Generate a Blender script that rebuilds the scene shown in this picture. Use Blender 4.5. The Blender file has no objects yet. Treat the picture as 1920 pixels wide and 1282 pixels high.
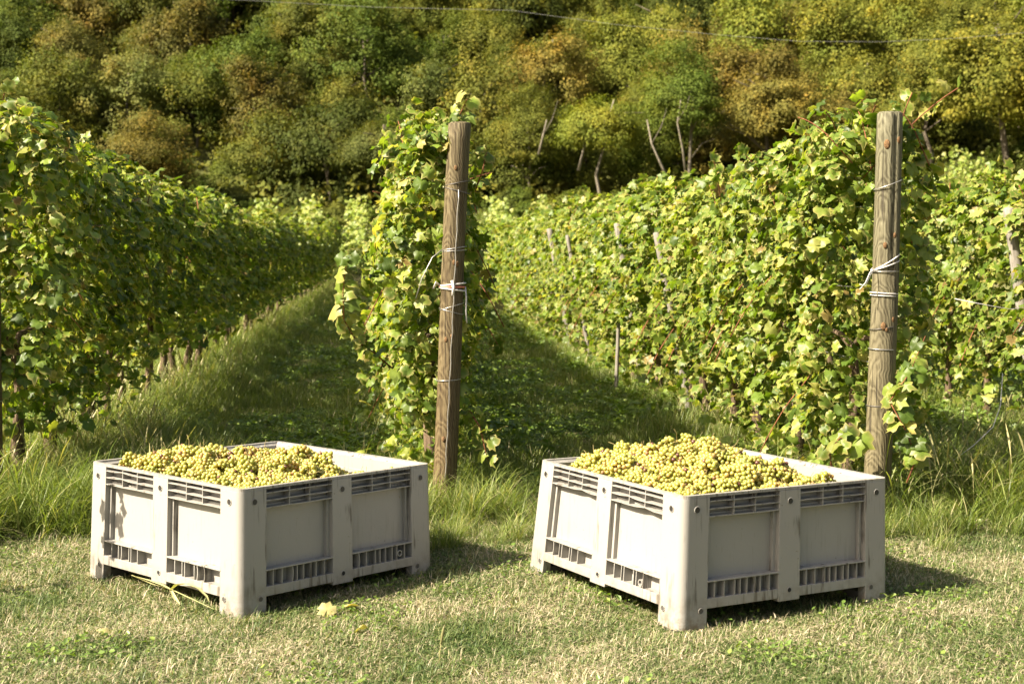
import bpy, bmesh, math, random
import numpy as np
from mathutils import Vector, Matrix

random.seed(7)
rng = np.random.default_rng(7)
S = bpy.context.scene
COL = S.collection

# ------------------------------------------------------------------ camera, sky, sun, exposure
cam_d = bpy.data.cameras.new('camera')
cam = bpy.data.objects.new('camera', cam_d)
COL.objects.link(cam)
cam.location = (0, 0, 1.645)
cam.rotation_euler = (math.radians(90 - 3.87), 0, 0)
cam_d.sensor_width = 36
cam_d.lens = 48.75
cam_d.clip_start = 0.1
cam_d.clip_end = 1200
cam_d.dof.use_dof = True
cam_d.dof.focus_distance = 7.3
cam_d.dof.aperture_fstop = 4.2
S.camera = cam

SUN_EL = math.radians(42)
sun_h = Vector((-0.90, -0.43, 0)).normalized()
SUN = Vector((sun_h.x * math.cos(SUN_EL), sun_h.y * math.cos(SUN_EL), math.sin(SUN_EL)))
W = bpy.data.worlds.new('World')
S.world = W
W.use_nodes = True
wn = W.node_tree
bg = wn.nodes['Background']
sky = wn.nodes.new('ShaderNodeTexSky')
sky.sky_type = 'NISHITA'
sky.sun_disc = False
sky.sun_elevation = SUN_EL
sky.sun_rotation = math.atan2(SUN.x, SUN.y)
sky.dust_density = 4.0
sky.ozone_density = 0.6
wn.links.new(sky.outputs[0], bg.inputs[0])
bg.inputs[1].default_value = 0.06

sl = bpy.data.lights.new('sun', 'SUN')
sl.energy = 5.0
sl.angle = math.radians(0.5)
sl.color = (1.0, 0.95, 0.86)
so = bpy.data.objects.new('sun', sl)
COL.objects.link(so)
so.rotation_euler = SUN.to_track_quat('Z', 'Y').to_euler()

S.view_settings.view_transform = 'Standard'
S.view_settings.look = 'None'
S.view_settings.exposure = 1.95
S.view_settings.use_white_balance = True
S.view_settings.white_balance_temperature = 7400
S.view_settings.white_balance_tint = 10
S.view_settings.gamma = 1
S.render.engine = 'CYCLES'
cy = S.cycles
cy.max_bounces = 7
cy.diffuse_bounces = 3
cy.glossy_bounces = 2
cy.transmission_bounces = 4
cy.transparent_max_bounces = 4
cy.use_denoising = True
cy.caustics_reflective = False
cy.caustics_refractive = False

# ------------------------------------------------------------------ helpers
def sstep(a, b, x):
    t = np.clip((x - a) / (b - a), 0, 1)
    return t * t * (3 - 2 * t)

_ph = rng.uniform(0, 6.28, 40)
def wob(x, y, s=1.0, k=0):
    return (np.sin(x * 1.3 * s + _ph[k] + 1.7 * np.sin(y * .7 * s + _ph[k + 1])) * .5
            + np.sin(y * 1.9 * s + _ph[k + 2] + 1.3 * np.sin(x * 1.1 * s + _ph[k + 3])) * .35
            + np.sin((x * 2.3 - y * 2.9) * s + _ph[k + 4]) * .25)

def height(x, y):
    x = np.asarray(x, float); y = np.asarray(y, float)
    h = 0.012 * wob(x, y, 1.0, 0) * sstep(3, 6, y) + .03 * wob(x, y, .25, 5) * sstep(9, 16, y)
    xr = np.maximum(x - 4, 0)
    h = h + sstep(52, 82, y) * 3.6 + sstep(50, 76, y) * .14 * xr
    up = np.maximum(y - 78, 0)
    h = h + .50 * up * sstep(76, 92, y) + 1.3 * wob(x, y, .09, 10) * sstep(85, 105, y)
    return h

def hz(x, y):
    return float(height(x, y))

def np_mesh(name, V, F, mat=None, smooth=False, attrs=None):
    """V (n,3); F list of (m,k) int arrays"""
    me = bpy.data.meshes.new(name)
    V = np.asarray(V, np.float32)
    if not isinstance(F, (list, tuple)):
        F = [F]
    F = [np.asarray(f, np.int32) for f in F if len(f)]
    loops = np.concatenate([f.ravel() for f in F])
    tot = np.concatenate([np.full(len(f), f.shape[1], np.int32) for f in F])
    start = np.concatenate([[0], np.cumsum(tot)[:-1]]).astype(np.int32)
    me.vertices.add(len(V)); me.vertices.foreach_set('co', V.ravel())
    me.loops.add(len(loops)); me.loops.foreach_set('vertex_index', loops)
    me.polygons.add(len(tot)); me.polygons.foreach_set('loop_start', start)
    me.polygons.foreach_set('loop_total', tot)
    if smooth:
        me.polygons.foreach_set('use_smooth', np.ones(len(tot), bool))
    me.update(calc_edges=True)
    me.validate()
    if attrs:
        for k, a in attrs.items():
            at = me.attributes.new(k, 'FLOAT', 'POINT')
            at.data.foreach_set('value', np.asarray(a, np.float32))
    if mat:
        me.materials.append(mat)
    return me

def link(name, me, parent=None, loc=None, rot=None):
    o = bpy.data.objects.new(name, me)
    COL.objects.link(o)
    if loc is not None: o.location = loc
    if rot is not None: o.rotation_euler = rot
    if parent is not None: o.parent = parent
    return o

def tag(o, label=None, cat=None, group=None, kind=None):
    if label: o['label'] = label
    if cat: o['category'] = cat
    if group: o['group'] = group
    if kind: o['kind'] = kind
    return o

def empty(name, loc=(0, 0, 0), rotz=0):
    o = bpy.data.objects.new(name, None)
    COL.objects.link(o)
    o.empty_display_size = .1
    o.location = loc
    o.rotation_euler = (0, 0, rotz)
    return o

class MB:
    """collects shapes in one mesh"""
    def __init__(s): s.v = []; s.f = []
    def add(s, V, F):
        n = len(s.v); s.v += [tuple(map(float, p)) for p in V]; s.f += [tuple(i + n for i in f) for f in F]
    def box(s, x0, x1, y0, y1, z0, z1):
        s.add([(x0, y0, z0), (x1, y0, z0), (x1, y1, z0), (x0, y1, z0), (x0, y0, z1), (x1, y0, z1), (x1, y1, z1), (x0, y1, z1)],
              [(0, 3, 2, 1), (4, 5, 6, 7), (0, 1, 5, 4), (1, 2, 6, 5), (2, 3, 7, 6), (3, 0, 4, 7)])
    def prism(s, poly, z0, z1):
        n = len(poly)
        s.add([(x, y, z0) for x, y in poly] + [(x, y, z1) for x, y in poly],
              [tuple(range(n))[::-1], tuple(range(n, 2 * n))] + [(i, (i + 1) % n, n + (i + 1) % n, n + i) for i in range(n)])
    def tube(s, pts, r, n=6, cap=True):
        pts = [Vector(p) for p in pts]; m = len(pts)
        rr = r if isinstance(r, (list, tuple, np.ndarray)) else [r] * m
        V = []; F = []
        ref = None
        for i, p in enumerate(pts):
            t = (pts[min(i + 1, m - 1)] - pts[max(i - 1, 0)])
            if t.length < 1e-9: t = Vector((0, 0, 1))
            t.normalize()
            if ref is None:
                ref = Vector((1, 0, 0)) if abs(t.x) < .8 else Vector((0, 1, 0))
            a = (ref - t * ref.dot(t)).normalized(); b = t.cross(a); ref = a
            for k in range(n):
                an = 2 * math.pi * k / n
                V.append(p + (a * math.cos(an) + b * math.sin(an)) * rr[i])
        for i in range(m - 1):
            for k in range(n):
                F.append((i * n + k, i * n + (k + 1) % n, (i + 1) * n + (k + 1) % n, (i + 1) * n + k))
        if cap:
            F.append(tuple(range(n))[::-1]); F.append(tuple(range((m - 1) * n, m * n)))
        s.add(V, F)
    def mesh(s, name, mat=None, smooth=False, bevel=0, segs=2, warp=None):
        me = bpy.data.meshes.new(name)
        me.from_pydata(s.v, [], s.f)
        if bevel:
            bm = bmesh.new(); bm.from_mesh(me)
            bmesh.ops.bevel(bm, geom=list(bm.edges), offset=bevel, segments=segs, affect='EDGES', profile=.6, clamp_overlap=True)
            bm.to_mesh(me); bm.free()
        if warp:
            for v in me.vertices: v.co = warp(v.co)
        if smooth:
            me.polygons.foreach_set('use_smooth', [True] * len(me.polygons))
        me.update()
        if mat: me.materials.append(mat)
        return me

# ------------------------------------------------------------------ materials
def new_mat(name):
    m = bpy.data.materials.new(name); m.use_nodes = True
    nt = m.node_tree
    for n in list(nt.nodes): nt.nodes.remove(n)
    out = nt.nodes.new('ShaderNodeOutputMaterial')
    return m, nt, out
def N(nt, t, **kw):
    n = nt.nodes.new(t)
    for k, v in kw.items(): setattr(n, k, v)
    return n
def L(nt, a, b): nt.links.new(a, b)
def ramp(nt, stops, interp='LINEAR'):
    r = N(nt, 'ShaderNodeValToRGB'); cr = r.color_ramp; cr.interpolation = interp
    while len(cr.elements) < len(stops): cr.elements.new(.5)
    for e, (p, c) in zip(cr.elements, stops):
        e.position = p; e.color = (*c, 1)
    return r
def math_n(nt, op, a=None, b=None, va=0, vb=0):
    m = N(nt, 'ShaderNodeMath', operation=op)
    m.inputs[0].default_value = va; m.inputs[1].default_value = vb
    if a is not None: L(nt, a, m.inputs[0])
    if b is not None: L(nt, b, m.inputs[1])
    return m.outputs[0]
def mixc(nt, fac, a, b, blend='MIX'):
    m = N(nt, 'ShaderNodeMix', data_type='RGBA', blend_type=blend)
    if hasattr(fac, 'node'): L(nt, fac, m.inputs[0])
    else: m.inputs[0].default_value = fac
    for s, i in ((a, 6), (b, 7)):
        if hasattr(s, 'node'): L(nt, s, m.inputs[i])
        else: m.inputs[i].default_value = (*s, 1)
    return m.outputs[2]
def noise(nt, scale, detail=3, vec=None, rough=.55, out='Fac', dist=0):
    n = N(nt, 'ShaderNodeTexNoise'); n.inputs['Scale'].default_value = scale
    n.inputs['Detail'].default_value = detail; n.inputs['Roughness'].default_value = rough
    n.inputs['Distortion'].default_value = dist
    if vec is not None: L(nt, vec, n.inputs['Vector'])
    return n.outputs[out]
def rnd(nt):
    """a random value for each loose piece of each object"""
    g = N(nt, 'ShaderNodeNewGeometry'); o = N(nt, 'ShaderNodeObjectInfo')
    a = math_n(nt, 'ADD', g.outputs['Random Per Island'], o.outputs['Random'])
    return math_n(nt, 'FRACT', a), g, o
def frac2(nt, a, k):
    return math_n(nt, 'FRACT', math_n(nt, 'MULTIPLY', a, None, 0, k))

def leafy(name, stops, trans=.35, rough=.5, spec=.35, tcol=(1.25, 1.3, .45), tint=False, rim=None, patch=None):
    m, nt, out = new_mat(name)
    r, g, o = rnd(nt)
    c = ramp(nt, stops)
    fac = r
    if patch:
        sc, amt = patch
        pn = noise(nt, sc, 3, g.outputs['Position'])
        pn = math_n(nt, 'MULTIPLY', math_n(nt, 'SUBTRACT', pn, None, 0, .5), None, 0, amt)
        fac = math_n(nt, 'ADD', r, pn)
    L(nt, fac, c.inputs[0])
    col = c.outputs[0]
    r2 = frac2(nt, r, 17.3)
    v = N(nt, 'ShaderNodeMapRange'); L(nt, r2, v.inputs[0]); v.inputs[3].default_value = .7; v.inputs[4].default_value = 1.25
    hv = N(nt, 'ShaderNodeHueSaturation'); L(nt, v.outputs[0], hv.inputs['Value']); L(nt, col, hv.inputs['Color'])
    col = hv.outputs[0]
    if tint:
        col = mixc(nt, 1.0, col, o.outputs['Color'], 'MULTIPLY')
        tn = noise(nt, .55, 3, g.outputs['Position'], out='Fac')
        tr_ = ramp(nt, [(.3, (.72, .85, .75)), (.5, (1, 1, 1)), (.62, (1.28, 1.12, .9)), (.75, (1.45, .98, .8))]); L(nt, tn, tr_.inputs[0])
        col = mixc(nt, .9, col, tr_.outputs[0], 'MULTIPLY')
    if rim:
        at = N(nt, 'ShaderNodeAttribute', attribute_name='rim')
        p = math_n(nt, 'POWER', at.outputs['Fac'], None, 0, 5)
        sel = math_n(nt, 'GREATER_THAN', frac2(nt, r, 5.7), None, 0, .45)
        col = mixc(nt, math_n(nt, 'MULTIPLY', math_n(nt, 'MULTIPLY', p, sel), None, 0, .75), col, rim)
        # pale veins: near rays from the stalk
        va = N(nt, 'ShaderNodeAttribute', attribute_name='vein')
        vp = math_n(nt, 'MULTIPLY', math_n(nt, 'POWER', va.outputs['Fac'], None, 0, 9), None, 0, .35)
        col = mixc(nt, vp, col, (.22, .25, .07))
        nz = noise(nt, 26, 4, g.outputs['Position'])
        col = mixc(nt, .35, col, mixc(nt, nz, (.25, .25, .25), (1.7, 1.7, 1.7)), 'MULTIPLY')
    pb = N(nt, 'ShaderNodeBsdfPrincipled')
    L(nt, col, pb.inputs['Base Color']); pb.inputs['Roughness'].default_value = rough
    pb.inputs['Specular IOR Level'].default_value = spec
    tr = N(nt, 'ShaderNodeBsdfTranslucent')
    L(nt, mixc(nt, 1.0, col, tcol, 'MULTIPLY'), tr.inputs[0])
    mx = N(nt, 'ShaderNodeMixShader'); mx.inputs[0].default_value = trans
    L(nt, pb.outputs[0], mx.inputs[1]); L(nt, tr.outputs[0], mx.inputs[2]); L(nt, mx.outputs[0], out.inputs[0])
    return m

M = {}
M['vine_leaf'] = leafy('vine_leaf', [(0, (.055, .098, .013)), (.3, (.10, .160, .022)), (.65, (.155, .220, .034)),
                                     (.88, (.215, .270, .05)), (.955, (.28, .29, .07)), (.985, (.34, .29, .08)), (1, (.15, .08, .03))],
                       trans=.46, rough=.45, spec=.35, rim=(.42, .34, .13))
M['yellow_leaf'] = leafy('yellow_leaf', [(0, (.42, .38, .14)), (1, (.46, .40, .18))], trans=.3, rim=(.38, .17, .05))
M['tree_leaf'] = leafy('tree_leaf', [(0, (.72, .76, .68)), (.5, (.98, .98, .95)), (1, (1.3, 1.22, 1.1))], trans=.3, rough=.7, spec=.1, tint=True,
                       tcol=(1.2, 1.2, .6))
M['lawn'] = leafy('lawn_blade', [(0, (.040, .072, .017)), (.34, (.10, .148, .042)), (.58, (.17, .20, .075)), (.72, (.30, .262, .16)), (1, (.44, .37, .265))],
                  trans=.25, rough=.5, spec=.3, patch=(1.5, 1.5))
M['rough_grass'] = leafy('rough_grass_blade', [(0, (.075, .12, .024)), (.5, (.15, .20, .045)), (.82, (.23, .27, .08)), (.93, (.36, .34, .17)), (1, (.45, .39, .24))],
                         trans=.45, rough=.45, spec=.35, patch=(.6, .5))
M['weed'] = leafy('weed_leaf', [(0, (.08, .14, .028)), (.6, (.14, .215, .045)), (1, (.22, .28, .07))], trans=.42, rough=.4, spec=.4)
M['far_vine'] = leafy('far_vine_leaf', [(0, (.13, .19, .03)), (.6, (.21, .26, .05)), (1, (.30, .30, .09))], trans=.3)

def bark(name, c0, c1, c2, sx=40, sz=5, bump=.6):
    m, nt, out = new_mat(name)
    tc = N(nt, 'ShaderNodeTexCoord')
    mp = N(nt, 'ShaderNodeMapping'); mp.inputs['Scale'].default_value = (sx, sx, sz)
    L(nt, tc.outputs['Object'], mp.inputs[0])
    n1 = noise(nt, 1, 6, mp.outputs[0], .65, dist=.6)
    r = ramp(nt, [(.3, c0), (.5, c1), (.72, c2)]); L(nt, n1, r.inputs[0])
    n2 = noise(nt, 5, 3, tc.outputs['Object'])
    col = mixc(nt, .5, r.outputs[0], mixc(nt, n2, (.5, .5, .5), (1.4, 1.35, 1.3)), 'MULTIPLY')
    pb = N(nt, 'ShaderNodeBsdfPrincipled'); L(nt, col, pb.inputs['Base Color']); pb.inputs['Roughness'].default_value = .85
    pb.inputs['Specular IOR Level'].default_value = .2
    b = N(nt, 'ShaderNodeBump'); b.inputs['Strength'].default_value = bump; b.inputs['Distance'].default_value = .012
    L(nt, n1, b.inputs['Height']); L(nt, b.outputs[0], pb.inputs['Normal']); L(nt, pb.outputs[0], out.inputs[0])
    return m
M['vine_bark'] = bark('vine_bark', (.03, .02, .012), (.1, .07, .045), (.22, .16, .11), 60, 9, 1)
M['tree_bark'] = bark('tree_bark', (.05, .042, .03), (.12, .10, .075), (.20, .175, .135), 9, 2)
M['grey_bark'] = bark('grey_bark', (.08, .068, .05), (.17, .15, .115), (.27, .24, .19), 9, 2)
M['old_post'] = bark('old_post', (.09, .08, .065), (.19, .175, .15), (.30, .28, .25), 60, 4, .4)
M['cane'] = bark('cane_bark', (.07, .025, .015), (.16, .06, .03), (.3, .14, .06), 90, 20, .3)

def wood_post(name, warm):
    m, nt, out = new_mat(name)
    tc = N(nt, 'ShaderNodeTexCoord')
    ob = tc.outputs['Object']
    d = noise(nt, 4, 2, ob, out='Color')
    mp = N(nt, 'ShaderNodeMapping'); mp.inputs['Scale'].default_value = (1, 1, .16)
    L(nt, ob, mp.inputs[0])
    va = N(nt, 'ShaderNodeVectorMath', operation='MULTIPLY_ADD')
    L(nt, d, va.inputs[0]); va.inputs[1].default_value = (.10, .10, .05); L(nt, mp.outputs[0], va.inputs[2])
    w = N(nt, 'ShaderNodeTexWave'); w.wave_type = 'BANDS'; w.bands_direction = 'DIAGONAL'
    L(nt, va.outputs[0], w.inputs['Vector']); w.inputs['Scale'].default_value = 36; w.inputs['Distortion'].default_value = 4
    w.inputs['Detail'].default_value = 3; w.inputs['Detail Scale'].default_value = 1.2
    mp2 = N(nt, 'ShaderNodeMapping'); mp2.inputs['Scale'].default_value = (90, 90, 3.5); L(nt, ob, mp2.inputs[0])
    n2 = noise(nt, 1, 4, mp2.outputs[0], .6)
    f = math_n(nt, 'ADD', math_n(nt, 'MULTIPLY', w.outputs['Fac'], None, 0, .20), math_n(nt, 'MULTIPLY', n2, None, 0, .80))
    if warm:
        r = ramp(nt, [(.3, (.055, .036, .017)), (.48, (.15, .112, .062)), (.72, (.26, .21, .13))])
    else:
        r = ramp(nt, [(.3, (.075, .064, .038)), (.5, (.19, .17, .115)), (.72, (.29, .265, .19))])
    L(nt, f, r.inputs[0])
    # weathered grey towards the top, browner low down
    sx = N(nt, 'ShaderNodeSeparateXYZ'); L(nt, ob, sx.inputs[0])
    g = N(nt, 'ShaderNodeMapRange'); L(nt, sx.outputs[2], g.inputs[0]); g.inputs[1].default_value = .3; g.inputs[2].default_value = 2.3
    col = mixc(nt, g.outputs[0], mixc(nt, 1, r.outputs[0], (.58, .545, .46), 'MULTIPLY'), mixc(nt, 1, r.outputs[0], (.54, .565, .53), 'MULTIPLY'))
    st = noise(nt, 7, 3, mp.outputs[0])
    col = mixc(nt, .45, col, mixc(nt, st, (.35, .32, .28), (1.5, 1.5, 1.45)), 'MULTIPLY')
    mp4 = N(nt, 'ShaderNodeMapping'); mp4.inputs['Scale'].default_value = (55, 55, 1.1); L(nt, ob, mp4.inputs[0])
    ck = noise(nt, 1, 2, mp4.outputs[0], .5, dist=.25)
    cm = N(nt, 'ShaderNodeMapRange'); L(nt, ck, cm.inputs[0]); cm.inputs[1].default_value = .36; cm.inputs[2].default_value = .30
    f = math_n(nt, 'SUBTRACT', f, math_n(nt, 'MULTIPLY', cm.outputs[0], None, 0, .9))
    col = mixc(nt, math_n(nt, 'MULTIPLY', cm.outputs[0], None, 0, .8), col, (.03, .024, .016))
    pb = N(nt, 'ShaderNodeBsdfPrincipled'); L(nt, col, pb.inputs['Base Color']); pb.inputs['Roughness'].default_value = .75
    pb.inputs['Specular IOR Level'].default_value = .25
    b = N(nt, 'ShaderNodeBump'); b.inputs['Strength'].default_value = .8; b.inputs['Distance'].default_value = .008
    L(nt, f, b.inputs['Height']); L(nt, b.outputs[0], pb.inputs['Normal']); L(nt, pb.outputs[0], out.inputs[0])
    return m
M['post_brown'] = wood_post('brown_post_wood', True)
M['post_grey'] = wood_post('grey_post_wood', False)

def simple(name, col, rough=.5, metal=0, spec=.5):
    m, nt, out = new_mat(name)
    tc = N(nt, 'ShaderNodeTexCoord')
    n1 = noise(nt, 30, 3, tc.outputs['Object'])
    c = mixc(nt, n1, tuple(x * .7 for x in col), tuple(min(1, x * 1.25) for x in col))
    pb = N(nt, 'ShaderNodeBsdfPrincipled'); L(nt, c, pb.inputs['Base Color']); pb.inputs['Roughness'].default_value = rough
    pb.inputs['Metallic'].default_value = metal; pb.inputs['Specular IOR Level'].default_value = spec
    L(nt, pb.outputs[0], out.inputs[0])
    return m
M['wire'] = simple('galvanised_wire', (.34, .33, .31), .4, .7)
M['dark_wire'] = simple('dark_wire', (.09, .085, .08), .5, .5)
M['twine'] = simple('white_twine', (.50, .48, .46), .7)
M['red_twine'] = simple('red_twine', (.5, .16, .1), .7)
M['plug'] = simple('dark_plug', (.018, .016, .014), .5)
M['plug_grey'] = simple('grey_plug', (.055, .052, .048), .5)
M['hole'] = simple('plug_hole', (.004, .004, .004), .8)
M['knot'] = bark('wood_knot', (.05, .028, .014), (.13, .075, .035), (.22, .13, .065), 120, 120, .6)
M['foot_rubber'] = simple('foot_rubber', (.05, .045, .04), .7)
M['reed'] = leafy('reed_blade', [(0, (.33, .34, .14)), (1, (.5, .47, .24))], trans=.25)
M['seed'] = leafy('seed_head', [(0, (.24, .23, .10)), (1, (.40, .35, .17))], trans=.3)
M['cable'] = simple('cable_sheath', (.20, .20, .19), .6)

def plastic(name='crate_plastic', scuff=.75):
    m, nt, out = new_mat(name)
    tc = N(nt, 'ShaderNodeTexCoord'); ob = tc.outputs['Object']
    oi = N(nt, 'ShaderNodeObjectInfo')
    base = (.250, .240, .220)
    n1 = noise(nt, 3, 4, ob)
    col = mixc(nt, n1, tuple(.92 * x for x in base), tuple(1.06 * x for x in base))
    # dark upright scuffs
    mp = N(nt, 'ShaderNodeMapping'); mp.inputs['Scale'].default_value = (46, 46, 3.2); L(nt, ob, mp.inputs[0])
    s1 = noise(nt, 1, 3, mp.outputs[0], .6)
    s2 = noise(nt, 4.5, 2, ob)
    sm = N(nt, 'ShaderNodeMapRange'); L(nt, s1, sm.inputs[0]); sm.inputs[1].default_value = .54; sm.inputs[2].default_value = .63
    s3 = N(nt, 'ShaderNodeMapRange'); L(nt, s2, s3.inputs[0]); s3.inputs[1].default_value = .46; s3.inputs[2].default_value = .58
    fm = math_n(nt, 'MULTIPLY', math_n(nt, 'MULTIPLY', sm.outputs[0], s3.outputs[0]), None, 0, scuff)
    col = mixc(nt, fm, col, (.055, .046, .034))
    # fine scratches
    mp3 = N(nt, 'ShaderNodeMapping'); mp3.inputs['Scale'].default_value = (160, 160, 7); L(nt, ob, mp3.inputs[0])
    q = noise(nt, 1, 2, mp3.outputs[0])
    qm = N(nt, 'ShaderNodeMapRange'); L(nt, q, qm.inputs[0]); qm.inputs[1].default_value = .68; qm.inputs[2].default_value = .74
    col = mixc(nt, math_n(nt, 'MULTIPLY', qm.outputs[0], None, 0, .4), col, (.14, .12, .09))
    # small spots
    vz = noise(nt, 75, 1, ob)
    vm = N(nt, 'ShaderNodeMapRange'); L(nt, vz, vm.inputs[0]); vm.inputs[1].default_value = .76; vm.inputs[2].default_value = .8
    col = mixc(nt, math_n(nt, 'MULTIPLY', vm.outputs[0], None, 0, .7), col, (.12, .09, .05))
    # soil splashed on the feet
    sx = N(nt, 'ShaderNodeSeparateXYZ'); L(nt, ob, sx.inputs[0])
    zz = N(nt, 'ShaderNodeMapRange'); L(nt, sx.outputs[2], zz.inputs[0]); zz.inputs[1].default_value = .16; zz.inputs[2].default_value = 0
    mud = noise(nt, 22, 5, ob, .7)
    mm = N(nt, 'ShaderNodeMapRange'); L(nt, mud, mm.inputs[0]); mm.inputs[1].default_value = .42; mm.inputs[2].default_value = .62
    col = mixc(nt, math_n(nt, 'MULTIPLY', math_n(nt, 'MULTIPLY', mm.outputs[0], zz.outputs[0]), None, 0, .8), col, (.12, .082, .045))
    # brown rubbing along the rim
    zr = N(nt, 'ShaderNodeMapRange'); L(nt, sx.outputs[2], zr.inputs[0]); zr.inputs[1].default_value = .555; zr.inputs[2].default_value = .58
    rn_ = noise(nt, 35, 4, ob, .65)
    rm = N(nt, 'ShaderNodeMapRange'); L(nt, rn_, rm.inputs[0]); rm.inputs[1].default_value = .5; rm.inputs[2].default_value = .68
    col = mixc(nt, math_n(nt, 'MULTIPLY', math_n(nt, 'MULTIPLY', rm.outputs[0], zr.outputs[0]), None, 0, .6), col, (.12, .09, .06))
    pb = N(nt, 'ShaderNodeBsdfPrincipled'); L(nt, col, pb.inputs['Base Color'])
    pb.inputs['Roughness'].default_value = .42; pb.inputs['Specular IOR Level'].default_value = .4
    bn = noise(nt, 60, 3, ob)
    b = N(nt, 'ShaderNodeBump'); b.inputs['Strength'].default_value = .12; b.inputs['Distance'].default_value = .004
    L(nt, bn, b.inputs['Height']); L(nt, b.outputs[0], pb.inputs['Normal'])
    L(nt, pb.outputs[0], out.inputs[0])
    return m
M['plastic'] = plastic()
M['plastic_panel'] = plastic('crate_panel_plastic', .14)

def berry_mat(name, stops):
    m, nt, out = new_mat(name)
    r, g, o = rnd(nt)
    c = ramp(nt, stops); L(nt, r, c.inputs[0])
    nz = noise(nt, 120, 3, g.outputs['Position'])
    col = mixc(nt, .5, c.outputs[0], mixc(nt, nz, (.7, .65, .5), (1.55, 1.55, 1.5)), 'MULTIPLY')
    pb = N(nt, 'ShaderNodeBsdfPrincipled'); L(nt, col, pb.inputs['Base Color'])
    pb.inputs['Roughness'].default_value = .28; pb.inputs['Specular IOR Level'].default_value = .6
    tr = N(nt, 'ShaderNodeBsdfTranslucent'); L(nt, mixc(nt, 1, col, (1.3, 1.2, .6), 'MULTIPLY'), tr.inputs[0])
    mx = N(nt, 'ShaderNodeMixShader'); mx.inputs[0].default_value = .38
    L(nt, pb.outputs[0], mx.inputs[1]); L(nt, tr.outputs[0], mx.inputs[2]); L(nt, mx.outputs[0], out.inputs[0])
    return m
M['berry_green'] = berry_mat('pale_green_berry', [(0, (.28, .31, .065)), (.45, (.38, .37, .095)), (.86, (.44, .395, .12)), (.965, (.38, .26, .09)), (.98, (.16, .07, .05)), (1, (.08, .035, .035))])
M['berry_gold'] = berry_mat('golden_berry', [(0, (.34, .37, .085)), (.5, (.45, .43, .12)), (.88, (.47, .38, .13)), (.97, (.40, .25, .10)), (1, (.14, .055, .04))])
M['berry_dusky'] = berry_mat('dusky_berry', [(0, (.34, .31, .11)), (.4, (.34, .22, .10)), (.65, (.18, .08, .06)), (1, (.07, .03, .035))])
M['stalk'] = simple('grape_stalk', (.22, .17, .06), .7)

def ground_mat(name, far):
    m, nt, out = new_mat(name)
    g = N(nt, 'ShaderNodeNewGeometry'); p = g.outputs['Position']
    a = noise(nt, .9, 4, p); b_ = noise(nt, 30, 5, p, .7)
    if far:
        c = ramp(nt, [(.3, (.035, .04, .015)), (.5, (.07, .075, .022)), (.7, (.11, .10, .035))])
    else:
        c = ramp(nt, [(.3, (.07, .075, .025)), (.5, (.14, .125, .06)), (.7, (.24, .2, .12))])
    L(nt, math_n(nt, 'ADD', math_n(nt, 'MULTIPLY', a, None, 0, .5), math_n(nt, 'MULTIPLY', b_, None, 0, .5)), c.inputs[0])
    pb = N(nt, 'ShaderNodeBsdfPrincipled'); L(nt, c.outputs[0], pb.inputs['Base Color']); pb.inputs['Roughness'].default_value = .95
    pb.inputs['Specular IOR Level'].default_value = .1
    bu = N(nt, 'ShaderNodeBump'); bu.inputs['Strength'].default_value = .6; bu.inputs['Distance'].default_value = .02
    L(nt, b_, bu.inputs['Height']); L(nt, bu.outputs[0], pb.inputs['Normal'])
    L(nt, pb.outputs[0], out.inputs[0])
    return m
M['ground'] = ground_mat('grassy_soil', False)
M['hill'] = ground_mat('hill_soil', True)

# ------------------------------------------------------------------ ground and hillside
def grid_mesh(name, xs, ys, mat):
    X, Y = np.meshgrid(xs, ys)
    Z = height(X, Y)
    V = np.stack([X.ravel(), Y.ravel(), Z.ravel()], 1)
    nx = len(xs); ny = len(ys)
    i = (np.arange(ny - 1)[:, None] * nx + np.arange(nx - 1)[None]).ravel()
    F = np.stack([i, i + 1, i + nx + 1, i + nx], 1)
    return np_mesh(name, V, F, mat, True)
xs = np.concatenate([np.linspace(-260, -12, 40)[:-1], np.linspace(-12, 12, 97), np.linspace(12, 260, 40)[1:]])
tag(link('ground', grid_mesh('ground', xs, np.concatenate([np.linspace(-60, 2, 12)[:-1], np.linspace(2, 20, 73), np.linspace(20, 60, 41)[1:]]), M['ground'])), kind='structure')
tag(link('hillside', grid_mesh('hillside', np.linspace(-260, 260, 131), np.linspace(60, 330, 91), M['hill'])), kind='structure')

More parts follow.
